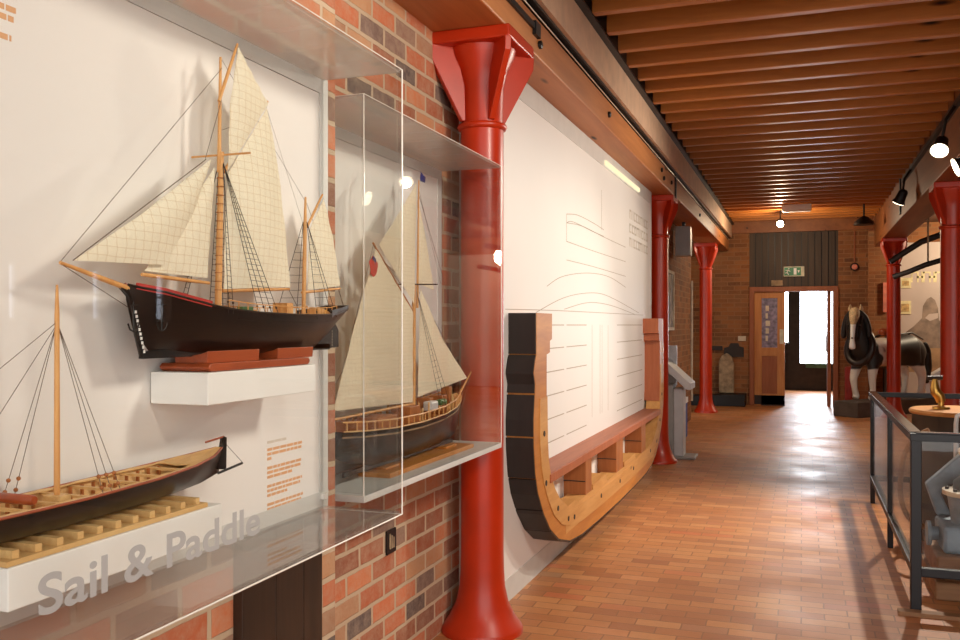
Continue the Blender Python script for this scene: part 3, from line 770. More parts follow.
hull(s3, X3, st3, M['hull_black'], M['pine'], M['mahogany'], bul=0.03, open_boat=True)
mb = MB()
for s in (-1, 1): mb.sheet([(X3 + s * q[3], q[0], q[2] + 0.0015) for q in st3], [(X3 + s * max(0.0, q[3] - 0.014), q[0], q[2] + 0.0015) for q in st3], 30, 1, 0, 2, 0.002)
mb.build('side_deck', M['pine'], s3)
for i in range(9):
    yy = ylo + (yhi - ylo) * (0.32 + 0.07 * i); q = lerp_st(st3, yy); MB().box((X3 - q[3] + 0.006, yy - 0.004, q[2] - 0.006), (X3 + q[3] - 0.006, yy + 0.004, q[2] - 0.001)).build('thwart', M['pine'], s3)
for i in range(22):
    yy = ylo + (yhi - ylo) * (0.2 + 0.03 * i); q = lerp_st(st3, yy); k = half_at(q, q[2] - 0.026)
    MB().box((X3 - k + 0.006, yy - 0.002, q[2] - 0.026), (X3 - k + 0.012, yy + 0.002, q[2] - 0.002)).build('rib', M['chock'], s3)
ym = q3(57, 480).y; qm = lerp_st(st3, ym)
MB().tube([(X3, ym, 1.15), (X3, ym, q3(60, 315).z), (X3, ym, q3(61, 285).z)], [0.0058, 0.0045, 0.0022], 10).build('mast', M['spar'], s3, True)
MB().box((X3 - 0.02, ym - 0.014, 1.165), (X3 + 0.02, ym + 0.014, 1.19)).build('mast_step', M['pine'], s3, bevel=0.002)
zt3 = q3(60, 322).z
mb = MB()
for s in (1, -1):
    for dy in ((-0.055, -0.03), (0.075, 0.105))[0] if s < 0 else (0.04, 0.062, 0.085): 
        q = lerp_st(st3, ym + dy); B = Vector((X3 + s * (q[3] - 0.002), ym + dy, q[2] + 0.002)); A = Vector((X3, ym, zt3))
        mb.tube([A, B], 0.0007, 5)
        for k in (0.9, 0.965): MB().ball(A.lerp(B, k), 0.0042, 8).build('deadeye', M['chock'], s3, True)
mb.tube([(X3, ym, zt3), (X3, 1.0, 1.32), (X3, 0.93, 1.26), (X3, 0.85, 1.21)], 0.0007, 5)
mb.tube([(X3, ym, zt3 - 0.004), (X3 - 0.06, ym - 0.12, 1.28), (X3 - 0.06, ym - 0.16, 1.19)], 0.0007, 5)
mb.build('shrouds', M['rope'], s3)
mb = MB(); mb.lathe([(0.007, -0.04), (0.009, -0.036), (0.009, 0.036), (0.007, 0.04)], (X3 - 0.005, ym - 0.085, 1.197), 14, 'x'); mb.build('windlass', M['mahogany'], s3, True)
mb = MB(); vs, fs = side_strip(st3, ylo + 0.01, ylo + (yhi - ylo) * 0.16, -0.008, 0.003, 0.002)
mb.add([(X3 + a, b, c) for a, b, c in vs], fs); mb.build('red_trim', M['flag_red'], s3)
qf = lerp_st(st3, ylo + (yhi - ylo) * 0.1)
MB().sheet([(X3 - q[3] + 0.003, q[0], q[2] + 0.001) for q in st3[:3]], [(X3 + q[3] - 0.003, q[0], q[2] + 0.001) for q in st3[:3]], 6, 4, 0, 2, 0.003).build('fore_deck', M['hull_deck'], s3)
MB().box((X3 - 0.008, 0.935, 1.196), (X3 + 0.008, 0.95, 1.222)).box((X3 - 0.02, 0.94, 1.212), (X3 + 0.02, 0.946, 1.217)).build('bitts', M['white'], s3)
MB().sheet([(X3 - q[3] + 0.003, q[0], q[2] + 0.001) for q in st3[6:]], [(X3 + q[3] - 0.003, q[0], q[2] + 0.001) for q in st3[6:]], 6, 4, 0, 2, 0.003).build('stern_deck', M['pine'], s3)
e = yhi
MB().prism([(e - 0.012, 1.165), (e + 0.02, 1.16), (e + 0.022, 1.235), (e + 0.014, 1.238), (e + 0.008, 1.215), (e - 0.004, 1.212)], X3 - 0.006, X3 + 0.006, 'x').build('rudder', M['hull_black'], s3)
MB().tube([(X3, e - 0.05, 1.232), (X3, e + 0.018, 1.237)], 0.0024, 6).build('tiller', M['mahogany'], s3)
MB().tube([(X3 + 0.004, e - 0.01, 1.155), (X3 + 0.03, e + 0.05, 1.172)], 0.003, 6).tube([(X3, e + 0.018, 1.225), (X3 + 0.03, e + 0.048, 1.175)], 0.0006, 5).build('rudder_spar', M['black'], s3)
sd3 = thing('model_stand', (X3, 1.35, 1.108), 'pale pine baseboard with cross battens under the low open boat model', 'model stand')
y3a, y3b = on_x(9, 568, -1.2).y + 0.0, on_x(208, 500, -1.205).y
MB().box((-1.345, y3a, 1.1085), (-1.205, y3b, 1.118)).build('base_board', M['pine'], sd3, bevel=0.001)
for i in range(11):
    yy = y3a + 0.025 + i * (y3b - y3a - 0.05) / 10
    MB().box((-1.335, yy - 0.007, 1.118), (-1.213, yy + 0.007, 1.1312)).build('batten', M['pine'], sd3)

# ------------------------------------------------------------------ SHIP 2: gaff cutter in the far case
X2 = -1.49
def q2(u, v, dx=0.0): p = on_x(u, v, X2); p.x += dx; return p
y2a, y2b = 2.665, q2(458, 400).y
st2 = []
for k, zs, hb, zk, fu in ((0, 1.143, 0.055, 1.06, 0.6), (0.1, 1.135, 0.085, 1.02, 0.8), (0.25, 1.127, 0.105, 0.985, 0.9), (0.45, 1.125, 0.112, 0.98, 0.92), (0.65, 1.132, 0.108, 0.98, 0.85), (0.8, 1.145, 0.088, 0.98, 0.6), (0.9, 1.16, 0.06, 0.99, 0.35), (0.97, 1.175, 0.03, 1.01, 0.15), (1.0, 1.185, 0.006, 1.05, 0.0)):
    st2.append((y2a + (y2b - y2a) * k, zk, zs, hb, fu))
s2 = thing('ship_model', (X2, 3.3, 0.98), 'single masted gaff cutter model with red ensign inside the far acrylic case', 'ship model')
hull(s2, X2, st2, M['hull_black'], M['hull_deck'], M['pine'], bul=0.03)
MB().box((X2 - 0.005, y2a + 0.1, 0.972), (X2 + 0.005, y2b - 0.08, 0.99)).build('keel', M['hull_black'], s2)
mb = MB(); vs, fs = side_strip(st2, y2a, y2b - 0.02, -0.022, -0.016, 0.004, 20)
mb.add([(X2 + a, b, c) for a, b, c in vs], fs); mb.build('pale_strake', M['stone'], s2)
mb = MB()
for i in range(24):
    yy = y2a + 0.02 + i * (y2b - y2a - 0.06) / 23; q = lerp_st(st2, yy)
    for s in (-1, 1): mb.box((X2 + s * (q[3] - 0.004) - 0.002, yy - 0.0025, q[2]), (X2 + s * (q[3] - 0.004) + 0.002, yy + 0.0025, q[2] + 0.03))
for s in (-1, 1): mb.tube([(X2 + s * (q[3] - 0.004), q[0], q[2] + 0.032) for q in st2[:-1]], 0.003, 6)
mb.build('bulwark_rail', M['spar'], s2)
for k, w, h, hw in ((0.12, 0.05, 0.03, 0.04), (0.3, 0.16, 0.035, 0.045), (0.52, 0.1, 0.05, 0.04), (0.68, 0.04, 0.06, 0.03), (0.8, 0.06, 0.05, 0.03), (0.88, 0.03, 0.07, 0.02)):
    yy = y2a + (y2b - y2a) * k; q = lerp_st(st2, yy); MB().box((X2 - hw, yy - w / 2, q[2] - 0.03), (X2 + hw, yy + w / 2, q[2] + h)).build('deck_house', M['chock'], s2, bevel=0.002)
random.seed(3)
for i in range(26):
    yy = y2a + (y2b - y2a) * random.uniform(0.5, 0.93); q = lerp_st(st2, yy); xx = X2 + random.uniform(-0.8, 0.9) * q[3]
    if i % 2: MB().lathe([(0.008, 0), (0.010, 0.01), (0.008, 0.022)], (xx, yy, q[2] - 0.0), 8).build('small_cask', M['spar'], s2)
    else: MB().tube([(xx, yy, q[2] - 0.02), (xx, yy, q[2] + random.uniform(0.03, 0.06))], 0.004, 6).build('bollard', M['pine'], s2)
yb_ = y2a + (y2b - y2a) * 0.66; MB().box((X2 + 0.02, yb_ - 0.05, 1.145), (X2 + 0.06, yb_ + 0.03, 1.185)).build('skiff', M['pale_metal'], s2, bevel=0.008)
MB().box((X2 + 0.03, yb_ + 0.06, 1.16), (X2 + 0.06, yb_ + 0.13, 1.185)).build('green_box', M['green_paint'], s2, bevel=0.008)
MB().tube([q2(413.5, 435), q2(414, 300), q2(414.5, 285)], [0.0085, 0.0075, 0.006], 10).tube([q2(416, 308, 0.006), q2(417.5, 180, 0.006)], [0.0055, 0.003], 8).build('mast', M['spar'], s2, True)
tb = lambda a, b, r0, r1, name, dx=0.0, m='spar': MB().tube([q2(*a, dx), q2(*b, dx)], [r0, r1], 8).build(name, M[m], s2, True)
tb((412, 311), (373, 243), 0.0065, 0.004, 'gaff', m='chock'); tb((412, 404), (333, 420), 0.006, 0.004, 'boom'); tb((452, 408), (471, 372), 0.006, 0.0035, 'bowsprit')
p = q2(415, 284); MB().tube([(X2 - 0.09, p.y, p.z), (X2 + 0.1, p.y, p.z - 0.003)], 0.003, 6).build('crosstree', M['tar'], s2)
sail(s2, q2, [(411, 312), (411, 360), (411, 402)], [(374, 249), (354, 320), (331, 411)], 'mainsail', 0.03, 0.008, 'sail2')
sail(s2, q2, [(414.5, 184), (413.5, 240), (412.5, 304)], [(414, 184), (398, 212), (377, 245)], 'topsail', 0.012, 0.008, 'sail2')
sail(s2, q2, [(419, 290), (441, 340), (465.5, 378)], [(418.7, 291), (417, 350), (416, 397)], 'foresail', 0.02, 0.008, 'sail2')
sail(s2, q2, [(417.8, 200), (425, 236), (434, 290)], [(417.5, 202), (418, 240), (419, 284)], 'jib_topsail', 0.01, 0.0, 'sail2')
mb = MB(); L2 = lambda a, b, r=0.0009: line(mb, a, b, r, qf=q2)
L2((418, 192), (471, 373)); L2((418, 290), (466, 379)); L2((373, 245), (405, 290)); L2((384, 262), (412, 288)); L2((373, 246), (334, 410)); L2((384, 300), (333, 388)); L2((471, 373), (460, 415)); L2((468, 380), (452, 420)); L2((418, 186), (441, 284), 0.0006)
mb.build('stays', M['rope'], s2)
shrouds(s2, q2, X2, (415.5, 292), (418, 424, 430), st2, 'shrouds', nr=20, dz=0.0)
p = q2(372, 260)
fl = MB().sheet([q2(370, 256, 0.01), q2(365.5, 262, 0.015), q2(366, 274, 0.02)], [q2(375, 262, 0.01), q2(378, 268, 0.0), q2(375, 281, 0.005)], 6, 6, 0.01).build('ensign', M['flag_red'], s2, True)
MB().sheet([q2(370, 256, 0.014), q2(368, 259, 0.018)], [q2(372.5, 259, 0.014), q2(371, 264, 0.02)], 3, 3, 0.002).build('ensign_canton', M['flag_blue'], fl)
MB().sheet([q2(419.3, 172, 0.006), q2(418.8, 181, 0.006)], [q2(423, 178, 0.012), q2(422, 183, 0.012)], 4, 4, 0.006).build('pennant', M['flag_blue'], s2)
sd2 = thing('model_stand', (X2, 3.35, ZB), 'orange wooden stand under the gaff cutter model in the far case', 'model stand')
MB().box((-1.53, 2.95, ZB + 0.0005), (-1.40, 3.83, ZB + 0.018)).build('base_board', M['plank_end'], sd2, bevel=0.002)
for yy in (3.08, 3.68): MB().box((-1.53, yy - 0.06, ZB + 0.018), (-1.45, yy + 0.06, ZB + 0.0265)).build('cradle', M['plank_end'], sd2, bevel=0.001)

# dark planked post and small air vent in the brick below
tp = thing('timber_post', (-1.38, 1.8, 0), 'dark stained boards upright on the brick wall under the near case', 'timber boarding')
for a, b in ((243, 276), (276.6, 303.5), (304.2, 322.5)):
    MB().box((-1.392, on_x(a, 600, -1.36).y, 0), (-1.36, on_x(b, 600, -1.36).y, 0.94)).build('board', M['dark_post'], tp, bevel=0.003)
pv = on_x(390, 541, -1.66)
v = thing('air_vent', pv, 'small black square vent plate in the brick wall under the cases', 'vent')
MB().box((-1.665, pv.y - 0.045, pv.z - 0.05), (-1.652, pv.y + 0.045, pv.z + 0.05)).build('plate', M['black'], v)
mb = MB()
for i in range(3): mb.box((-1.652, pv.y - 0.022 + i * 0.018, pv.z - 0.03), (-1.648, pv.y - 0.014 + i * 0.018, pv.z + 0.035 - i * 0.01))
mb.build('grille', M['stone'], v)

# ================================================================== THE DRAWING BOARD AND HULL SECTION
XP = -1.5
db = thing('drawing_board', (XP, 7, 0), 'tall white board of hull drawings between two red columns', 'display board')
yA, yB = 4.32, 9.56
MB().box((XP - 0.03, yA, 0.128), (XP, yB, 2.774)).build('panel', M['board'], db)
MB().box((XP - 0.03, yA, 2.774), (XP + 0.004, yB, 2.899)).box((XP - 0.03, yA, 0.0), (XP + 0.003, yB, 0.128)).box((XP - 0.03, yB - 0.03, 0.128), (XP + 0.004, yB, 2.774)).build('frame', M['frame'], db)
pl = [on_x(604, 194, XP), on_x(638, 217, XP)]
MB().box((XP + 0.004, pl[0].y, 2.79), (XP + 0.02, pl[1].y, 2.825)).build('glint_strip', M['glint_glow'], db)  # glowing strip imitates a glint on the metal frame; no lamp here
C5 = lambda x, y: (560 + x / 4.573, 190 + y / 4.573)
curves = [[(30, 110), (80, 115), (150, 150), (200, 182)], [(30, 150), (100, 165), (200, 215), (300, 262)], [(30, 150), (60, 146), (150, 190), (200, 212)],
          [(30, 235), (150, 278), (300, 328)], [(30, 320), (150, 350), (300, 395)], [(30, 110), (30, 235)], [(-60, 440), (0, 400), (80, 382), (160, 382), (230, 400), (300, 445)],
          [(-110, 560), (0, 500), (90, 475), (180, 473), (260, 505), (360, 562)], [(20, 545), (100, 520), (160, 515), (240, 530), (340, 568)], [(-250, 545), (0, 552), (380, 572)], [(190, 0), (190, 182)]]
def dense(P, n=10):
    out = []
    for i in range(len(P) - 1):
        p0 = P[max(i - 1, 0)]; p1 = P[i]; p2 = P[i + 1]; p3 = P[min(i + 2, len(P) - 1)]
        for k in range(n):
            t = k / n
            out.append(tuple(0.5 * (2 * p1[j] + (p2[j] - p0[j]) * t + (2 * p0[j] - 5 * p1[j] + 4 * p2[j] - p3[j]) * t * t + (3 * p1[j] - p0[j] - 3 * p2[j] + p3[j]) * t ** 3) for j in (0, 1)))
    return out + [P[-1]]
mb = MB()
def stroke(mb, pts, w=0.004, X=XP):
    for a, b in zip(pts, pts[1:]):
        d = Vector((0, b.y - a.y, b.z - a.z))
        if d.length < 1e-6: continue
        d.normalize(); n = Vector((0, -d.z, d.y)) * w / 2; d = d * w * 0.3
        vs = [a - n - d, b - n + d, b + n + d, a + n - d]
        mb.add([(X - 0.0005, q.y, q.z) for q in vs] + [(X + 0.0008, q.y, q.z) for q in vs], [(0, 1, 2, 3), (7, 6, 5, 4), (0, 4, 5, 1), (1, 5, 6, 2), (2, 6, 7, 3), (3, 7, 4, 0)])
for c in curves: stroke(mb, [on_x(*C5(*p), XP) for p in dense(c)], 0.0045)
yl = lambda u: on_x(u, 325, XP).y
for i in range(6):
    z = 1.5 - 0.148 * i
    for u0, u1 in ((546, 564), (566.5, 586.5), (617, 642)):
        mb.box((XP - 0.0005, yl(u0), z - 0.003), (XP + 0.001, yl(u1), z + 0.003))
for u in (592, 600, 602, 608): mb.box((XP - 0.0005, yl(u) - 0.002, 0.8), (XP + 0.001, yl(u) + 0.002, 1.5))
mb.build('drawn_lines', M['pencil'], db)
mb = MB()
rows = ['BUILDING', 'WOODEN', 'BARGES']
for (u, v) , n in zip(((629.5, 213), (629.5, 227), (629.5, 241)), (9, 8, 9)):
    p = on_x(u, v, XP); q = on_x(648, v, XP); w = (q.y - p.y) / n
    z = p.z - 0.05
    for i in range(n):       # unreadable pale capitals
        y0 = p.y + i * w; k = (i * 7 + n) % 5
        mb.box((XP, y0, z), (XP + 0.001, y0 + w * 0.18, z + 0.085))
        if k != 1: mb.box((XP, y0, z + 0.068), (XP + 0.001, y0 + w * 0.7, z + 0.085))
        if k in (0, 2, 3): mb.box((XP, y0, z), (XP + 0.001, y0 + w * 0.7, z + 0.016))
        if k in (1, 2, 4): mb.box((XP, y0 + w * 0.55, z), (XP + 0.001, y0 + w * 0.72, z + 0.085))
mb.build('pale_lettering', M['text_grey'], db)

XF = -1.345
hs = thing('hull_section', (-1.42, 7.01, 0.1), 'U shaped cut section of a wooden barge hull fixed to the drawing board', 'hull section')
YC = 7.01
out_l = [(4.66, 1.565), (4.66, 1.335), (4.64, 1.31), (4.61, 1.245), (4.64, 1.185), (4.63, 1.1), (4.612, 0.994), (4.615, 0.85), (4.645, 0.70), (4.70, 0.585), (4.807, 0.46), (4.95, 0.34), (5.14, 0.243), (5.40, 0.175), (5.71, 0.145), (6.3, 0.13), (YC, 0.125)]
mid_l = [(4.74, 1.565), (4.74, 1.335), (4.735, 1.31), (4.73, 1.245), (4.73, 1.185), (4.725, 1.1), (4.72, 0.994), (4.725, 0.85), (4.755, 0.72), (4.805, 0.62), (4.90, 0.51), (5.02, 0.405), (5.19, 0.318), (5.43, 0.258), (5.72, 0.232), (6.3, 0.222), (YC, 0.22)]
inn_l = [(4.98, 1.565), (4.87, 1.335), (4.87, 1.31), (4.87, 1.245), (4.87, 1.185), (4.87, 1.1), (4.875, 0.994), (4.88, 0.85), (4.90, 0.74), (4.94, 0.66), (5.03, 0.56), (5.16, 0.47), (5.33, 0.40), (5.52, 0.36), (5.78, 0.345), (6.3, 0.335), (YC, 0.33)]
mir = lambda P: [(2 * YC - a, b) for a, b in reversed(P)]
full = lambda P: P + mir(P)[1:]
OUT, MID, INN = full(out_l), full(mid_l), full(inn_l)
MB().strip(OUT, MID, XP + 0.002, XF).build('outer_planking', M['plank_end'], hs)
# tarred outer faces, plank by plank
def offset(P, d):
    R = []
    for i in range(len(P)):
        a = Vector(P[max(i - 1, 0)]); b = Vector(P[min(i + 1, len(P) - 1)]); t = (b - a).normalized(); R.append((P[i][0] + t.y * d, P[i][1] - t.x * d))
    return R
def resample(P, n):
    L = [0]
    for a, b in zip(P, P[1:]): L.append(L[-1] + (Vector(b) - Vector(a)).length)
    R = []
    for i in range(n + 1):
        d = L[-1] * i / n
        for j in range(1, len(P)):
            if d <= L[j] + 1e-9:
                k = (d - L[j - 1]) / (L[j] - L[j - 1]); R.append((P[j - 1][0] + (P[j][0] - P[j - 1][0]) * k, P[j - 1][1] + (P[j][1] - P[j - 1][1]) * k)); break
    return R
OUTd = resample(OUT, 720); OFF = offset(OUTd, 0.012)
if OFF[0][0] > OUTd[0][0]: OFF = offset(OUTd, -0.012)
mb = MB()
for i in range(720):
    if i % 24 == 23: continue
    mb.prism([OUTd[i], OUTd[i + 1], OFF[i + 1], OFF[i]], XP, XF - 0.002, 'x')
mb.build('tarred_face', M['tar'], hs)
nL = len(out_l)
for name, A, B, mat in (('oak_rib', mid_l[5:], inn_l[5:], 'oak'), ('oak_rib', mir(mid_l[5:]), mir(inn_l[5:]), 'oak'), ):
    MB().strip(A, B, XP + 0.02, XF + 0.004).build(name, M[mat], hs)
for P, Q in ((mid_l[1:6], inn_l[1:6]), (mir(mid_l[1:6]), mir(inn_l[1:6]))):
    MB().strip(P, Q, XP, XF - 0.003).build('side_timber', M['plank_end'], hs)
# red brown inner lining
for s in (1, -1):
    L = inn_l[1:9]; a = L if s > 0 else mir(L)
    b = [(p[0] + s * 0.012, p[1]) for p in a]
    MB().strip(a, b, XP, XF - 0.004).build('lining', M['lining'], hs)
    cap = [(4.74, 1.565), (4.985, 1.565), (4.985, 1.42), (4.94, 1.41), (4.94, 1.345), (4.87, 1.335), (4.74, 1.335)]
    if s < 0: cap = [(2 * YC - p[0], p[1]) for p in cap]
    MB().prism(cap, XP, XF - 0.001, 'x').build('top_timber', M['lining'] if s < 0 else M['plank_end'], hs)
sf = MB().box((XP, 4.90, 0.61), (XF + 0.003, 9.12, 0.66)).build('shelf', M['shelf_top'], hs, bevel=0.003)
MB().box((XF + 0.003, 4.92, 0.608), (XF + 0.012, 9.10, 0.655)).build('fascia', M['lining'], sf)
for a, b in ((5.85, 6.03), (6.90, 7.17), (8.05, 8.27)):
    ckk = MB().box((XP, a, 0.33), (XF - 0.004, b, 0.609)).build('chock', M['chock'], hs, bevel=0.004)
    MB().box((XP, a - 0.004, 0.46), (XF - 0.006, a, 0.466)).build('joint_line', M['tar'], ckk)
ft = [(5.3, 0.2), (5.3, 0.395), (5.56, 0.40), (5.60, 0.375), (6.05, 0.375), (6.05, 0.41), (6.5, 0.415), (6.52, 0.36), (7.2, 0.36), (7.2, 0.40), (7.7, 0.40), (7.72, 0.35), (8.3, 0.36), (8.72, 0.395), (8.72, 0.2)]
ft = [(a, max(b, 0.235)) for a, b in ft]
MB().prism(ft, XP + 0.03, XF + 0.001, 'x').build('floor_timber', M['oak'], hs)
mb = MB()
for yy, zz in ((4.8, 0.9), (4.84, 0.62), (5.1, 0.43), (5.35, 0.32), (5.5, 0.3), (6.3, 0.29), (7.0, 0.28), (7.6, 0.29), (8.5, 0.32), (9.1, 0.55), (9.23, 0.8)):
    MB().lathe([(0.016, 0), (0.016, 0.004)], (XF + 0.0035, yy, zz), 8, 'x').build('bolt_head', M['tar'], hs)

# ================================================================== LEFT BACKGROUND
lc = thing('info_lectern', (-1.35, 10.3, 0), 'grey metal information lectern with sloping top beside the second red column', 'lectern')
MB().box((-1.52, 10.22, 0.03), (-1.36, 10.5, 0.83)).build('post', M['grey_metal'], lc, bevel=0.01)
MB().box((-1.36, 10.25, 0.03), (-1.25, 10.48, 0.79)).build('post_front', M['pale_metal'], lc, bevel=0.01)
MB().box((-1.52, 10.2, 0), (-1.12, 10.55, 0.03)).build('foot', M['grey_metal'], lc, bevel=0.01)
MB().prism([(-1.55, 1.20), (-1.16, 0.85), (-1.16, 0.78), (-1.2, 0.78), (-1.55, 1.10)], 10.15, 10.6, 'y').build('sloping_top', M['pale_metal'], lc, bevel=0.006)
MB().box((-1.5, 10.6, 0.8), (-1.37, 10.66, 1.26)).build('back_plate', M['pale_metal'], lc)
bx = thing('leaflet_rack', (-1.4, 12.5, 0), 'blue and white low rack on the floor behind the grey lectern', 'rack')
MB().box((-1.655, 12.0, 0), (-1.46, 12.4, 0.46)).build('body', M['blue'], bx)
MB().box((-1.656, 11.99, 0.46), (-1.45, 12.41, 0.53)).build('top_band', M['white'], bx)
sp = thing('mounted_speaker', (-1.52, 12.5, 2.44), 'grey box speaker hung high behind the second red column', 'speaker')
MB().box((-1.62, 12.4, 2.44), (-1.42, 12.6, 2.84)).build('cabinet', M['grey_metal'], sp, bevel=0.008)
MB().box((-1.54, 12.47, 2.84), (-1.5, 12.53, 2.9)).build('bracket', M['black'], sp)
pf = thing('framed_picture', (-1.65, 11.9, 1.43), 'framed picture on the brick wall behind the second red column', 'picture')
MB().box((-1.66, 11.5, 1.43), (-1.63, 12.4, 1.47)).box((-1.66, 11.5, 2.18), (-1.63, 12.4, 2.22)).box((-1.66, 11.5, 1.47), (-1.63, 11.54, 2.18)).box((-1.66, 12.36, 1.47), (-1.63, 12.4, 2.18)).build('frame', M['flange'], pf)
MB().box((-1.66, 11.54, 1.47), (-1.645, 12.36, 2.18)).build('print', M['pic'], pf)
tag(MB().tube([(-1.645, 14.55, 0.3), (-1.645, 14.55, 2.2)], 0.02, 8).build('conduit', M['flange'], None, True), 'pale vertical conduit on the brick corner left of the far red column', 'pipe')
tag(MB().prism([(-2.3, 0), (-0.98, 0), (-0.98, 0.23), (-2.3, 0.16)], YE - 0.45, YE - 0.01, 'y').build('low_bench', M['black'], None, bevel=0.01), 'low black bench along the foot of the end brick wall', 'bench')
pb = on_y(720, 378, YE - 0.1)
mb = MB().prism([(-1.47, 0.0), (-1.2, 0.0), (-1.2, 0.55), (-1.24, 0.68), (-1.33, 0.75), (-1.42, 0.7), (-1.47, 0.6)], YE - 0.62, YE - 0.5, 'y')
gs = mb.build('carved_stone', M['stone'], None, bevel=0.015)
tag(gs, 'round topped grey stone slab standing on the low black bench', 'stone')
gs.location = (gs.location.x, YE - 0.12, 0.225)
pq = on_y(734, 350, YE)
tag(MB().prism([(pq.x - 0.18, pq.z - 0.13), (pq.x + 0.18, pq.z - 0.13), (pq.x + 0.18, pq.z + 0.05), (pq.x + 0.1, pq.z + 0.07), (pq.x + 0.08, pq.z + 0.13), (pq.x - 0.06, pq.z + 0.13), (pq.x - 0.1, pq.z + 0.06), (pq.x - 0.18, pq.z + 0.04)], YE - 0.04, YE, 'y').build('mounted_casting', M['dark_iron'], None), 'dark iron casting hung on the end brick wall left of the door', 'iron casting')
pq = on_y(715, 348, YE); tag(MB().box((pq.x - 0.14, YE - 0.04, pq.z - 0.04), (pq.x + 0.14, YE, pq.z + 0.04)).build('mounted_bar', M['dark_iron'], None), 'short dark iron bar on the end wall beside the far red column', 'iron bar')
pq = on_y(742, 338.5, YE); tag(MB().box((pq.x - 0.07, YE - 0.02, pq.z - 0.045), (pq.x + 0.07, YE, pq.z + 0.045)).build('switch_plate', M['flange'], None), 'pale switch plate on the end wall left of the door', 'switch')
# exit sign and small plate
pe = on_y(794, 271.5, YE + 0.01)
ex = thing('exit_sign', (pe.x, YE, pe.z - 0.09), 'green running man exit sign on dark boards above the door', 'sign')
MB().box((pe.x - 0.18, YE - 0.025, pe.z - 0.09), (pe.x + 0.18, YE + 0.02, pe.z + 0.09)).build('frame', M['exit_frame'], ex)
MB().box((pe.x - 0.17, YE - 0.03, pe.z - 0.075), (pe.x + 0.12, YE - 0.025, pe.z + 0.075)).build('green_face', M['exit_green'], ex)
mb = MB(); X_, Z_ = pe.x - 0.1, pe.z
for a, b in (((0, 0.03), (-0.02, -0.02)), ((-0.02, -0.02), (-0.05, -0.03)), ((-0.02, -0.02), (0.01, -0.06)), ((0, 0.025), (-0.045, 0.02)), ((0, 0.025), (0.035, 0.0))):
    mb.tube([(X_ + a[0], YE - 0.032, Z_ + a[1]), (X_ + b[0], YE - 0.032, Z_ + b[1])], 0.008, 6)
mb.ball((X_ + 0.01, YE - 0.032, Z_ + 0.05), 0.012, 8)
mb.box((pe.x - 0.005, YE - 0.034, pe.z - 0.06), (pe.x + 0.045, YE - 0.03, pe.z + 0.06))
mb.prism([(pe.x + 0.06, pe.z + 0.02), (pe.x + 0.1, pe.z + 0.02), (pe.x + 0.08, pe.z - 0.03)], YE - 0.034, YE - 0.03, 'y')
mb.build('white_pictogram', M['white'], ex)
pe = on_y(777, 283, YE); tag(MB().box((pe.x - 0.1, YE - 0.02, pe.z - 0.05), (pe.x + 0.1, YE + 0.02, pe.z + 0.05)).build('name_plate', M['stone'], None), 'small grey plate low on the dark boards above the door', 'plate')
pe = on_y(854.5, 267, YE)
al = thing('mounted_fire_alarm', (pe.x, YE, pe.z), 'round fire alarm sounder on the brick right of the door', 'alarm')
MB().lathe([(0.075, 0), (0.075, -0.03), (0.06, -0.045)], (pe.x, YE, pe.z), 20, 'y').build('base_ring', M['dark_iron'], al)
MB().lathe([(0.05, -0.045), (0.045, -0.06), (0.02, -0.065)], (pe.x, YE, pe.z), 20, 'y').build('sounder', M['alarm'], al)
MB().box((pe.x - 0.012, YE - 0.02, pe.z + 0.07), (pe.x + 0.012, YE, 3.2)).build('conduit', M['door_trim'], al)
# lamps at the far end
lp = thing('spot_lamp', (-0.34, 15.8, 3.1), 'glaring warm ceiling spot lamp above the far doorway', 'lamp')
MB().lathe([(0.03, 0.1), (0.06, 0.08), (0.085, 0.0), (0.08, 0.0)], (-0.34, 15.8, 3.17), 16).build('housing', M['black'], lp, True)
MB().ball((-0.34, 15.77, 3.185), 0.06, 12).build('bulb', M['lamp_glow'], lp, True)
MB().tube([(-0.34, 15.8, 3.26), (-0.34, 15.8, 3.42)], 0.012, 6).build('stem', M['black'], lp)
fl_ = thing('mounted_strip_light', (-0.08, 15.1, 3.28), 'white strip luminaire under the joists near the far doorway', 'lamp')
MB().box((-0.3, 15.0, 3.30), (0.14, 15.12, 3.40)).build('body', M['white'], fl_, bevel=0.01)
MB().box((-0.28, 15.02, 3.285), (0.12, 15.10, 3.30)).build('diffuser', M['white'], fl_)
dl = thing('hanging_dish_lamp', (0.92, 15.4, 3.1), 'dark dish lamp hanging from the joists left of the right beam', 'lamp')
MB().lathe([(0.02, 0.14), (0.06, 0.12), (0.15, 0.04), (0.155, 0.0), (0.14, 0.0)], (0.92, 15.4, 3.08), 20).build('shade', M['black'], dl, True)
MB().tube([(0.92, 15.4, 3.2), (0.92, 15.4, 3.41)], 0.016, 6).build('stem', M['black'], dl)

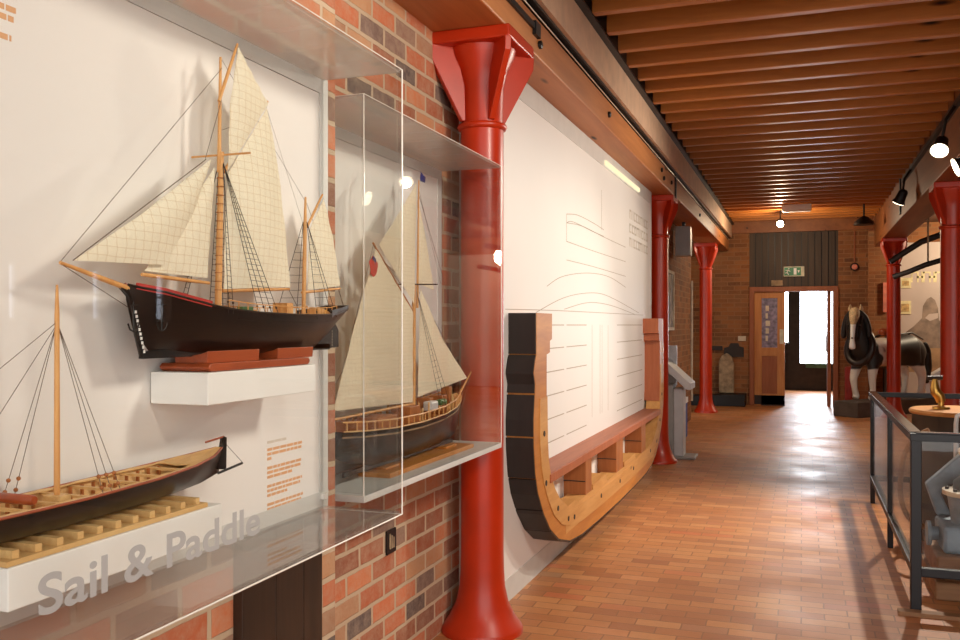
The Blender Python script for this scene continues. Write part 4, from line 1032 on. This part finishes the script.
# track spot lamps on the right beam
tr = tag(MB().box((1.18, 0.5, 3.30), (1.22, 12.5, 3.34)).build('lamp_track', M['black'], None), 'black lamp track along the left face of the right timber beam', 'lamp track')
def track_lamp(y, aim, label, energy, ang=70, size=0.04, z=2.98, x=1.08):
    c = Vector((x, y, z)); a = Vector(aim); d = (a - c).normalized()
    t = thing('track_spot_lamp', c, label, 'lamp', 'track lamps on the right beam')
    MB().tube([c - d * 0.10, c - d * 0.08, c + d * 0.03, c + d * 0.06], [0.03, 0.05, 0.06, 0.075], 16).build('housing', M['black'], t, True)
    MB().tube([c + d * 0.061, c + d * 0.066], [0.068, 0.068], 16).build('lens', M['lamp_glow_soft'], t)
    MB().tube([(1.19, y, 3.31), (1.12, y, z + 0.22), c - d * 0.05], 0.014, 6).build('arm', M['black'], t)
    s = bpy.data.lights.new('spot_light', 'SPOT'); s.energy = energy; s.spot_size = math.radians(ang); s.spot_blend = 0.8; s.shadow_soft_size = size
    s.color = (1.0, 0.91, 0.78)
    o = bpy.data.objects.new('spot_light', s); COL.objects.link(o); o.location = c + d * 0.09
    o.rotation_euler = d.to_track_quat('-Z', 'Y').to_euler()
    o.parent = t; o.matrix_parent_inverse = Matrix.Translation(-c)
    return t
track_lamp(8.3, (0.1, 5.4, 0.0), 'lit spot lamp on the right beam, left of the one cut by the picture edge', 360, 115, 0.035)
track_lamp(7.4, (-1.5, 7.3, 1.6), 'lower lit spot lamp cut by the right edge of the picture', 185, 116, 0.035, 2.68, 1.12)
track_lamp(2.6, (-1.4, 3.2, 1.5), 'added unseen fill lamp over the corridor turned to the cutter case', 170, 110, 0.25)  # fill lamp added out of view to brighten the cutter case
track_lamp(0.6, (-1.3, 1.2, 1.4), 'added unseen fill lamp over the corridor turned to the open boat model', 60, 110, 0.25)  # second added fill lamp, out of view, for the near models
track_lamp(11.5, (-0.2, 13.0, 0.0), 'track lamp behind the near right column, lit as added floor fill', 160, 110, 0.1)  # its light is added to lift the far floor

# ================================================================== RIGHT: barrier with machinery
gb = thing('glass_barrier', (0.95, 6.7, 0), 'black metal barrier with glass infill around the pump at right', 'barrier')
bx0, by0, by1, bx1 = 0.56, 5.2, 8.25, 3.2
zt_ = 0.936
for x_, y_ in ((bx0, by0), (bx0, 6.64), (bx0, by1), (bx1, by0), (bx1, by1)):
    h = 0.026 if (x_, y_) == (bx0, by0) else 0.018
    MB().box((x_ - h, y_ - h, 0.0), (x_ + h, y_ + h, zt_ - 0.01)).build('post', M['navy'], gb, bevel=0.004)
mb = MB()
for z0, z1, w in ((zt_ - 0.04, zt_, 0.03), (0.19, 0.235, 0.02)):
    mb.box((bx0 - w, by0 - w, z0), (bx0 + w, by1 + w, z1)).box((bx0 + w, by0 - w, z0), (bx1, by0 + w, z1)).box((bx0 + w, by1 - w, z0), (bx1, by1 + w, z1))
mb.build('rail', M['navy'], gb, bevel=0.004)
mb = MB(); mb.box((bx0 - 0.026, by0, zt_), (bx0 + 0.026, by1, zt_ + 0.006)).box((bx0, by0 - 0.026, zt_), (bx1, by0 + 0.026, zt_ + 0.006)); mb.build('rail_cap', M['rail_top'], gb)
for a, b in (((bx0 - 0.004, by0 + 0.03, 0.235), (bx0 + 0.004, 6.62, zt_ - 0.04)), ((bx0 - 0.004, 6.66, 0.235), (bx0 + 0.004, by1 - 0.02, zt_ - 0.04)), ((bx0 + 0.03, by0 - 0.004, 0.235), (bx1, by0 + 0.004, zt_ - 0.04)), ((bx0 + 0.03, by1 - 0.004, 0.235), (bx1, by1 + 0.004, zt_ - 0.04))):
    MB().box(a, b).build('glass_pane', M['glass'], gb)
tag(MB().box((bx0 - 0.09, by0 - 0.09, 0), (bx0 + 0.02, by0 - 0.028, 0.02)).box((bx0 + 0.02, by0 - 0.09, 0), (bx1, by0 - 0.028, 0.02)).build('floor_kerb', M['sleeper'], None), 'low brown kerb on the floor along the front of the glass barrier', 'kerb')

# timber blocks under the pump
def px_x(u, Y): return on_y(u, 400, Y).x
tag(MB().box((px_x(935, 5.45), 5.45, 0.0), (2.2, 6.1, 0.10)).build('timber_block', M['sleeper'], None, bevel=0.012), 'lower brown timber block under the blue grey pump', 'timber block')
tag(MB().box((px_x(937, 5.5), 5.5, 0.1005), (2.1, 6.05, 0.23)).build('timber_block', M['sleeper'], None, bevel=0.012), 'upper brown timber block directly beneath the blue grey pump', 'timber block')
yb = 5.72; xq = px_x(949, yb) + 0.14; zq = 0.2305
pu = thing('water_pump', (xq, yb, zq), 'blue grey iron pump with pale flange on timber blocks', 'pump')
MB().box((xq - 0.19, yb - 0.16, zq), (xq + 0.3, yb + 0.2, zq + 0.15)).build('base_box', M['pump_blue'], pu, bevel=0.02)
MB().lathe([(0.13, 0.15), (0.135, 0.2), (0.15, 0.3), (0.155, 0.31)], (xq, yb, zq), 28).build('lower_body', M['pump_blue'], pu, True)
MB().lathe([(0.175, 0.31), (0.175, 0.335), (0.13, 0.34)], (xq, yb, zq), 28).build('flange', M['flange'], pu, True)
MB().lathe([(0.12, 0.34), (0.12, 0.38), (0.08, 0.42), (0.03, 0.44)], (xq, yb, zq), 28).build('dome', M['pump_dark'], pu, True)
MB().lathe([(0.07, 0.0), (0.07, 0.02), (0.04, 0.025), (0.04, 0.06)], (xq - 0.255, yb, zq + 0.08), 20, 'x').build('outlet', M['pump_blue'], pu, True)
MB().prism([(xq - 0.24, zq + 0.33), (xq - 0.02, zq + 0.55), (xq + 0.25, zq + 0.5), (xq + 0.3, zq + 0.15), (xq + 0.2, zq + 0.15), (xq - 0.02, zq + 0.42), (xq - 0.16, zq + 0.28), (xq - 0.1, zq + 0.15), (xq - 0.18, zq + 0.15)], yb + 0.17, yb + 0.24, 'y').build('bracket', M['pump_blue'], pu, bevel=0.01)
MB().tube([(xq - 0.05, yb + 0.2, zq + 0.52), (xq + 0.1, yb + 0.1, zq + 0.62), (xq + 0.4, yb + 0.1, zq + 0.6)], 0.03, 10).build('lever', M['flange'], pu, True)
for k in range(10):
    a = 2 * PI * k / 10; MB().lathe([(0.011, 0.334), (0.011, 0.35)], (xq + 0.15 * math.cos(a), yb + 0.15 * math.sin(a), zq), 6).build('bolt', M['dark_iron'], pu)
# suction hose arc
hose = MB(); cx, cz = px_x(930, 6.35), 0.50
hose.tube([on_y(u, v, 6.5 + 0.1 * k) for k, (u, v) in enumerate(dense([(929, 430), (917, 437), (905, 453), (900.5, 480), (902, 503), (911, 520), (924, 527)], 5)) for k in [k / 30]], 0.017, 12)
tag(hose.build('suction_hose', M['sleeper'], None, True), 'brown curved hose arching behind the barrier corner glass', 'hose')
# tub with lid and tap
tx, ty, rt = px_x(911, 7.05) + 0.33, 7.05, 0.33
tb_ = thing('wooden_tub', (tx, ty, 0), 'large dark round tub with a wooden lid behind the glass barrier', 'tub')
MB().lathe([(rt - 0.03, 0), (rt - 0.01, 0.5), (rt - 0.005, 0.88)], (tx, ty, 0), 40).build('body', M['tub'], tb_, True)
mb = MB()
for h in (0.25, 0.72): mb.lathe([(rt + 0.004 - 0.03 * (1 - h), h - 0.02), (rt + 0.004 - 0.03 * (1 - h), h + 0.02)], (tx, ty, 0), 40)
mb.build('hoop', M['dark_iron'], tb_, True)
MB().lathe([(rt + 0.01, 0.88), (rt + 0.015, 0.895), (rt + 0.005, 0.91)], (tx, ty, 0), 40).build('lid', M['lid'], tb_, True)
MB().box((tx - 0.02, ty - rt - 0.006, 0.72), (tx + 0.06, ty - rt + 0.02, 0.82)).build('paper_tag', M['lid'], tb_)
tpx = px_x(941, ty)
tp_ = thing('brass_tap', (tpx, ty, 0.91), 'brass swan neck tap on the lid of the dark tub', 'tap')
MB().lathe([(0.06, 0.0), (0.055, 0.015), (0.02, 0.02), (0.018, 0.06)], (tpx, ty, 0.911), 18).tube([(tpx + 0.0, ty, 0.96), (tpx - 0.01, ty, 1.0), (tpx - 0.035, ty, 1.03), (tpx - 0.04, ty, 1.06), (tpx - 0.04, ty, 1.12)], [0.03, 0.036, 0.036, 0.03, 0.018], 14).build('body', M['brass'], tp_, True)
MB().tube([(tpx - 0.085, ty, 1.125), (tpx + 0.01, ty, 1.13)], 0.016, 8).build('handle', M['dark_iron'], tp_)
pw_ = thing('wash_bowl', (2.0, 6.6, 0), 'pale stand corner at the right edge behind the barrier rail', 'stand')
MB().tube([(px_x(956, 6.3), 6.3, 0.0), (px_x(956, 6.3), 6.3, 0.88), (px_x(957, 6.3), 6.3, 0.93), (px_x(960, 6.3) + 0.02, 6.3, 0.95), (px_x(960, 6.3) + 0.25, 6.3, 0.95), (px_x(960, 6.3) + 0.27, 6.3, 0.9), (px_x(960, 6.3) + 0.27, 6.3, 0.0)], 0.014, 8).build('bent_tube', M['pale_metal'], pw_, True)

# ================================================================== HORSE
HX, HY = Vector((0.95, 16.15, 0)), Vector((1.95, 17.35, 0))
fw = (HX - HY).normalized(); rt_ = Vector((-fw.y, fw.x, 0))   # forward, left
GZ = 0.25
tag(MB().add([tuple(HX + fw * 0.45 + rt_ * s * 0.23 + Vector((0, 0, z))) for s in (1, -1) for z in (0, GZ)] + [tuple(HY - fw * 0.15 + rt_ * s * 0.23 + Vector((0, 0, z))) for s in (1, -1) for z in (0, GZ)],
             [(0, 1, 3, 2), (4, 6, 7, 5), (0, 4, 5, 1), (2, 3, 7, 6), (1, 5, 7, 3), (0, 2, 6, 4)]).build('horse_plinth', M['plinth'], None, bevel=0.01), 'dark grey plinth under the black and white horse', 'plinth')
t = NT('piebald_coat')
tc = t.n('ShaderNodeTexCoord')
sp_ = t.n('ShaderNodeSeparateXYZ'); t.l(tc.outputs['Object'], sp_.inputs[0])
nz = t.n('ShaderNodeTexNoise', i_Scale=2.4, i_Detail=2.0); t.l(tc.outputs['Object'], nz.inputs['Vector'])
# forward coordinate
dot = t.n('ShaderNodeVectorMath', operation='DOT_PRODUCT'); t.l(tc.outputs['Object'], dot.inputs[0]); dot.inputs[1].default_value = fw
ad = t.n('ShaderNodeMath', operation='MULTIPLY_ADD'); ad.inputs[1].default_value = 0.5; t.l(nz.outputs[0], ad.inputs[0]); t.l(dot.outputs['Value'], ad.inputs[2])
fwd = t.ramp(ad.outputs[0], [(0.0, (0.02, 0.018, 0.016, 1)), (0.52, (0.02, 0.018, 0.016, 1)), (0.53, lin((226, 216, 200))), (0.88, lin((226, 216, 200))), (0.9, (0.02, 0.018, 0.016, 1))], 'LINEAR')
# legs white below the belly
zz = t.n('ShaderNodeMath', operation='MULTIPLY_ADD'); zz.inputs[1].default_value = 0.15; t.l(nz.outputs[0], zz.inputs[0]); t.l(sp_.outputs[2], zz.inputs[2])
lg = t.ramp(zz.outputs[0], [(0.60, (1, 1, 1, 1)), (0.62, (0, 0, 0, 1))])
colr = t.mix(lg, fwd, lin((230, 222, 208)))
t.bsdf(colr, 0.5); M['horse'] = t.m
def H(f, s, z): return HX + fw * f + rt_ * s + Vector((0, 0, GZ + z))
hr = thing('horse_statue', (HY.x / 2 + HX.x / 2, HY.y / 2 + HX.y / 2, GZ), 'life size black and white horse statue in harness on the plinth', 'horse')
HB = H(0.18, 0, 0) - Vector((0, 0, GZ)); hf = Vector((-0.22, -0.975, 0)).normalized(); hl = Vector((-hf.y, hf.x, 0))
def K(f, s, z): return HB + hf * f + hl * s + Vector((0, 0, GZ + z))      # the turned head
def skin(name, nodes, edges, mat, parent, root=0, sub=2):
    off = Vector(parent['_at'])
    me = bpy.data.meshes.new(name); me.from_pydata([Vector(n[0]) - off for n in nodes], edges, [])
    o = bpy.data.objects.new(name, me); COL.objects.link(o); o.parent = parent
    m = o.modifiers.new('skin', 'SKIN'); m.use_smooth_shade = True
    lay = me.skin_vertices[0].data if me.skin_vertices else None
    if lay is None:
        bm = bmesh.new(); bm.from_mesh(me); bm.verts.layers.skin.verify(); bm.to_mesh(me); bm.free(); lay = me.skin_vertices[0].data
    for i, n in enumerate(nodes):
        r = n[1]; lay[i].radius = r if isinstance(r, tuple) else (r, r)
        lay[i].use_root = (i == root)
    s = o.modifiers.new('sub', 'SUBSURF'); s.levels = sub; s.render_levels = sub
    me.materials.append(mat); o['_at'] = tuple(off)
    return o
L = 1.5
nodes = [(H(-1.0, 0, 0.82), 0.25), (H(-1.30, 0, 0.86), 0.25), (H(-1.52, 0, 0.84), 0.17), (H(-0.6, 0, 0.80), 0.26), (H(-0.2, 0, 0.84), 0.26), (H(0.02, 0, 0.86), 0.21),
         (H(0.10, 0, 1.04), 0.17), (H(0.15, 0, 1.24), 0.13), (H(0.18, 0.0, 1.38), 0.115),          # neck
         (K(0.08, 0, 1.37), 0.11), (K(0.19, 0, 1.18), 0.095), (K(0.27, 0, 0.98), 0.07), (K(0.30, 0, 0.86), 0.066)]   # head
edges = [(0, 1), (1, 2), (0, 3), (3, 4), (4, 5), (5, 6), (6, 7), (7, 8), (8, 9), (9, 10), (10, 11), (11, 12)]
def leg(frm, pts):
    k = len(nodes); nodes.extend(pts); e = [(frm, k)] + [(k + i, k + i + 1) for i in range(len(pts) - 1)]; edges.extend(e)
for s in (1, -1):
    leg(4, [(H(-0.06, s * 0.15, 0.62), 0.10), (H(-0.03 + (0.08 if s < 0 else 0), s * 0.15, 0.36), 0.065), (H(-0.05 + (0.06 if s < 0 else 0), s * 0.15, 0.18), 0.05), (H(-0.03, s * 0.15, 0.06), 0.06), (H(0.01, s * 0.15, 0.02), 0.065)])
    leg(1, [(H(-1.22, s * 0.16, 0.60), 0.13), (H(-1.36, s * 0.16, 0.38), 0.07), (H(-1.34, s * 0.16, 0.18), 0.052), (H(-1.30, s * 0.16, 0.06), 0.06), (H(-1.26, s * 0.16, 0.02), 0.065)])
skin('body', nodes, edges, M['horse'], hr)
for s in (1, -1): MB().tube([K(0.02, s * 0.07, 1.45), K(0.03, s * 0.085, 1.52), K(0.04, s * 0.08, 1.59)], [0.032, 0.034, 0.006], 8).build('ear', M['cream_hair'], hr, True)
skin('mane', [(K(0.06, 0.03, 1.49), 0.05), (K(-0.02, 0.13, 1.38), 0.06), (K(-0.04, 0.18, 1.2), 0.06), (K(-0.02, 0.2, 1.02), 0.04)], [(0, 1), (1, 2), (2, 3)], M['mane'], hr)
skin('mane', [(K(0.06, -0.03, 1.49), 0.05), (K(-0.02, -0.13, 1.38), 0.06), (K(-0.04, -0.18, 1.2), 0.06), (K(-0.02, -0.2, 1.02), 0.04)], [(0, 1), (1, 2), (2, 3)], M['mane'], hr)
skin('forelock', [(K(0.06, 0, 1.53), 0.06), (K(0.12, 0, 1.45), 0.10), (K(0.20, 0, 1.34), 0.075), (K(0.265, 0, 1.22), 0.03)], [(0, 1), (1, 2), (2, 3)], M['cream_hair'], hr)
skin('blaze', [(K(0.22, 0, 1.31), 0.05), (K(0.265, 0, 1.18), 0.042), (K(0.312, 0, 1.02), 0.036), (K(0.325, 0, 0.91), 0.055), (K(0.315, 0, 0.85), 0.055)], [(0, 1), (1, 2), (2, 3), (3, 4)], M['white'], hr)
for s in (1, -1): MB().ball(K(0.2, s * 0.09, 1.24), 0.022, 10).build('eye', M['black'], hr, True)
for s in (1, -1): MB().ball(K(0.365, s * 0.035, 0.85), 0.013, 8).build('nostril', M['black'], hr, True)
skin('tail', [(H(-1.66, 0, 0.95), 0.04), (H(-1.74, 0, 0.8), 0.07), (H(-1.76, 0, 0.5), 0.075), (H(-1.72, 0, 0.22), 0.04)], [(0, 1), (1, 2), (2, 3)], M['mane'], hr)
col_ = MB(); pts = []
for k in range(25):
    a = 2 * PI * k / 24; pts.append(H(0.08 - 0.06 * math.cos(a), 0.235 * math.sin(a), 0.88 + 0.27 * math.cos(a)))
col_.tube(pts, 0.055, 10, False); hn = col_.build('collar', M['leather'], hr, True)
MB().tube([K(0.24, -0.085, 1.03), K(0.345, 0, 1.04), K(0.24, 0.085, 1.03)], 0.013, 6).tube([K(0.08, -0.115, 1.4), K(0.19, -0.105, 1.2), K(0.25, -0.085, 1.02)], 0.013, 6).tube([K(0.08, 0.115, 1.4), K(0.19, 0.105, 1.2), K(0.25, 0.085, 1.02)], 0.013, 6).build('bridle', M['leather'], hr)
sad = []
for k in range(13):
    a = math.radians(-100 + 200 * k / 12); sad.append(H(-0.55, 0.29 * math.sin(a), 0.80 + 0.29 * math.cos(a)))
MB().tube(sad, 0.025, 8).build('girth_strap', M['leather'], hr, True)
MB().tube([H(-0.55, 0, 1.09), H(-0.9, 0, 1.09), H(-1.3, 0, 1.12), H(-1.62, 0, 1.0)], 0.014, 6).tube([H(-0.02, -0.22, 0.8), H(-0.55, -0.30, 0.78), H(-1.2, -0.29, 0.72)], 0.016, 6).tube([H(-1.3, 0, 1.12), H(-1.32, -0.22, 1.0), H(-1.3, -0.28, 0.74)], 0.014, 6).tube([H(-0.55, -0.3, 0.6), H(-1.0, -0.28, 0.5), H(-1.5, -0.2, 0.62)], 0.014, 6).build('trace_strap', M['leather'], hr, True)
MB().ball(H(-0.55, 0, 1.13), 0.1, 12, 1, 1, 0.7).build('saddle_pad', M['mahogany'], hr, True)

# ================================================================== RIGHT AISLE BACKGROUND
YM = 20.6
ma, mb_ = on_y(897, 243, YM - 0.05), on_y(975, 243, YM - 0.05)
mu_ = thing('mural_board', ((ma.x + mb_.x) / 2, YM - 0.05, 0.2), 'large pale photo mural of a dark horse on the rear right wall', 'mural')
MB().box((ma.x, YM - 0.05, 0.02), (5.9, YM - 0.01, ma.z)).build('panel', M['muralgrey'], mu_)
hz = on_y(928, 330, YM - 0.06)
def fig(mb, pts): mb.prism([(on_y(u, v, YM - 0.05).x, on_y(u, v, YM - 0.05).z) for u, v in pts], YM - 0.054, YM - 0.05, 'y')
mb = MB(); fig(mb, [(922, 318), (923, 306), (927, 299), (931, 297), (935, 300), (938, 308), (939, 320), (944, 326), (944, 348), (905, 348), (906, 332), (914, 326)]); mb.build('horse_shape', M['mural_dark'], mu_)
mb = MB(); fig(mb, [(898, 348), (975, 348), (975, 372), (898, 372)]); mb.build('ground_shape', M['mural_mid'], mu_)
mb = MB(); mb.prism([(on_y(u, v, YM - 0.05).x, on_y(u, v, YM - 0.05).z) for u, v in [(925, 318), (929, 314), (938, 313), (938, 318), (930, 321)]], YM - 0.058, YM - 0.054, 'y'); mb.build('blanket_shape', M['muralgrey'], mu_)
mb = MB()
for i in range(6):
    a = on_y(911 + i * 6, 277 - 0.0 * i, YM - 0.05); w = 0.11
    mb.box((a.x, YM - 0.056, a.z - 0.11), (a.x + 0.03, YM - 0.05, a.z + 0.11))
    if i % 2: mb.box((a.x, YM - 0.056, a.z - 0.02), (a.x + w, YM - 0.05, a.z + 0.02))
    else: mb.box((a.x, YM - 0.056, a.z + 0.08), (a.x + w, YM - 0.05, a.z + 0.11))
    if i in (1, 3, 5): mb.box((a.x + w - 0.03, YM - 0.056, a.z - 0.11), (a.x + w, YM - 0.05, a.z + 0.11))
mb.build('pale_lettering', M['mural_pale'], mu_)
for (u0, v0, u1, v1), lab in (((900, 278, 911, 288), 'small square sepia picture high on the mural board'), ((899, 301, 911, 314), 'small cream and sepia card lower on the mural board')):
    a = on_y(u0, v0, YM - 0.06); b = on_y(u1, v1, YM - 0.06)
    f = thing('info_card', ((a.x + b.x) / 2, YM - 0.07, b.z), lab, 'card')
    MB().box((a.x, YM - 0.075, b.z), (b.x, YM - 0.054, a.z)).build('mount', M['mural_pale'], f)
    MB().box((a.x + 0.04, YM - 0.08, b.z + 0.05), (b.x - 0.04, YM - 0.075, a.z - 0.06)).build('print', M['sepia'], f)
a, b = on_y(884, 282, 20.3), on_y(889, 312, 20.3)
tag(MB().box((a.x, 20.5, b.z), (b.x, 20.6, a.z)).build('notice_sign', M['alarm'], None), 'narrow red notice on the bright brick behind the far right column', 'notice')
tag(MB().box((on_y(884, 300, 20).x, 19.9, 0), (on_y(899, 300, 20).x + 0.1, 20.3, 1.1)).build('display_cabinet', M['dark_iron'], None), 'dark cabinet behind the horse in the right aisle', 'cabinet')
mb = MB()
pa = [on_y(u, v, 13.2) for u, v in ((890, 262), (905, 252), (921, 242), (940, 235), (962, 230))]
mb.tube(pa, 0.042, 10); tag(mb.build('hanging_bar', M['dark_iron'], None, True), 'upper of two dark curved bars hanging between the right columns', 'bar')
pa = [on_y(u, v, 13.0) for u, v in ((893, 277), (908, 272), (925, 265), (945, 259), (968, 255))]
tag(MB().tube(pa, 0.036, 10).build('hanging_bar', M['dark_iron'], None, True), 'lower of two dark curved bars hanging between the right columns', 'bar')
a = on_y(928, 226, 13.1); b = on_y(928, 264, 13.1)
tag(MB().tube([(a.x, 13.1, 3.62), (b.x, 13.1, b.z)], 0.012, 6).build('hanger_rod', M['stone'], None), 'thin vertical rod carrying the two dark curved bars', 'rod')
a = on_y(925, 375, 18.4); b = on_y(934, 400, 18.4)
ps = thing('information_panel', (a.x, 18.4, 0), 'pale blue grey sloping information panel behind the barrier at right', 'panel')
MB().box((a.x, 18.3, 0), (b.x, 18.5, 0.48)).build('leg', M['pale_metal'], ps)
c_ = on_y(946, 362, 18.4)
MB().prism([(a.x - 0.02, 0.44), (a.x - 0.02, 0.52), (c_.x, 0.76), (c_.x, 0.60)], 18.2, 18.6, 'y').build('sloping_panel', M['pale_metal'], ps)
rx = on_y(851, 375, 17.4)
tag(MB().box((rx.x - 0.1, 17.42, 0.0), (rx.x + 0.02, YE - 0.005, 0.75)).build('fire_extinguisher_box', plain('dull_red', (150, 40, 30), 0.5), None, bevel=0.03), 'dull red box on the floor behind the horse legs', 'box')

# ================================================================== LIGHT, WORLD, CAMERA
w = bpy.data.worlds.new('world'); sc.world = w; w.use_nodes = True
bg = w.node_tree.nodes['Background']; bg.inputs[0].default_value = (1.0, 0.985, 0.95, 1); bg.inputs[1].default_value = 2.45
def point(loc, e, r=0.1, c=(1, 0.8, 0.55)):
    l = bpy.data.lights.new('lamp_light', 'POINT'); l.energy = e; l.shadow_soft_size = r; l.color = c
    o = bpy.data.objects.new('lamp_light', l); COL.objects.link(o); o.location = loc
point((-0.34, 15.6, 3.05), 60, 0.06)
point((3.5, 18.8, 3.0), 220, 0.2)
def area(loc, rot, sx, sy, e, c):
    l = bpy.data.lights.new('window_light', 'AREA'); l.shape = 'RECTANGLE'; l.size = sx; l.size_y = sy; l.energy = e; l.color = c
    o = bpy.data.objects.new('window_light', l); COL.objects.link(o); o.location = loc; o.rotation_euler = rot
area((0.36, YL - 0.05, 1.5), (-PI / 2, 0, 0), 0.6, 1.7, 90, (0.9, 0.95, 1.0))

cam = bpy.data.cameras.new('camera'); cam.lens = F / 960 * 36; cam.sensor_width = 36; cam.shift_y = 5 / 960; cam.clip_start = 0.05
co = bpy.data.objects.new('camera', cam); COL.objects.link(co); co.location = (0, 0, EYE); co.rotation_euler = (PI / 2, 0, YAW)
sc.camera = co
for o in list(bpy.data.objects):
    if '_at' in o: del o['_at']
bpy.data.objects.remove(WORLD0)
sc.view_settings.view_transform = 'Standard'; sc.view_settings.look = 'None'; sc.view_settings.gamma = 1; sc.view_settings.use_curve_mapping = False
sc.view_settings.exposure = 0.12
sc.cycles.transparent_max_bounces = 24; sc.cycles.max_bounces = 8; sc.cycles.use_denoising = True
sc.cycles.caustics_reflective = False; sc.cycles.caustics_refractive = False; sc.cycles.sample_clamp_indirect = 4.0
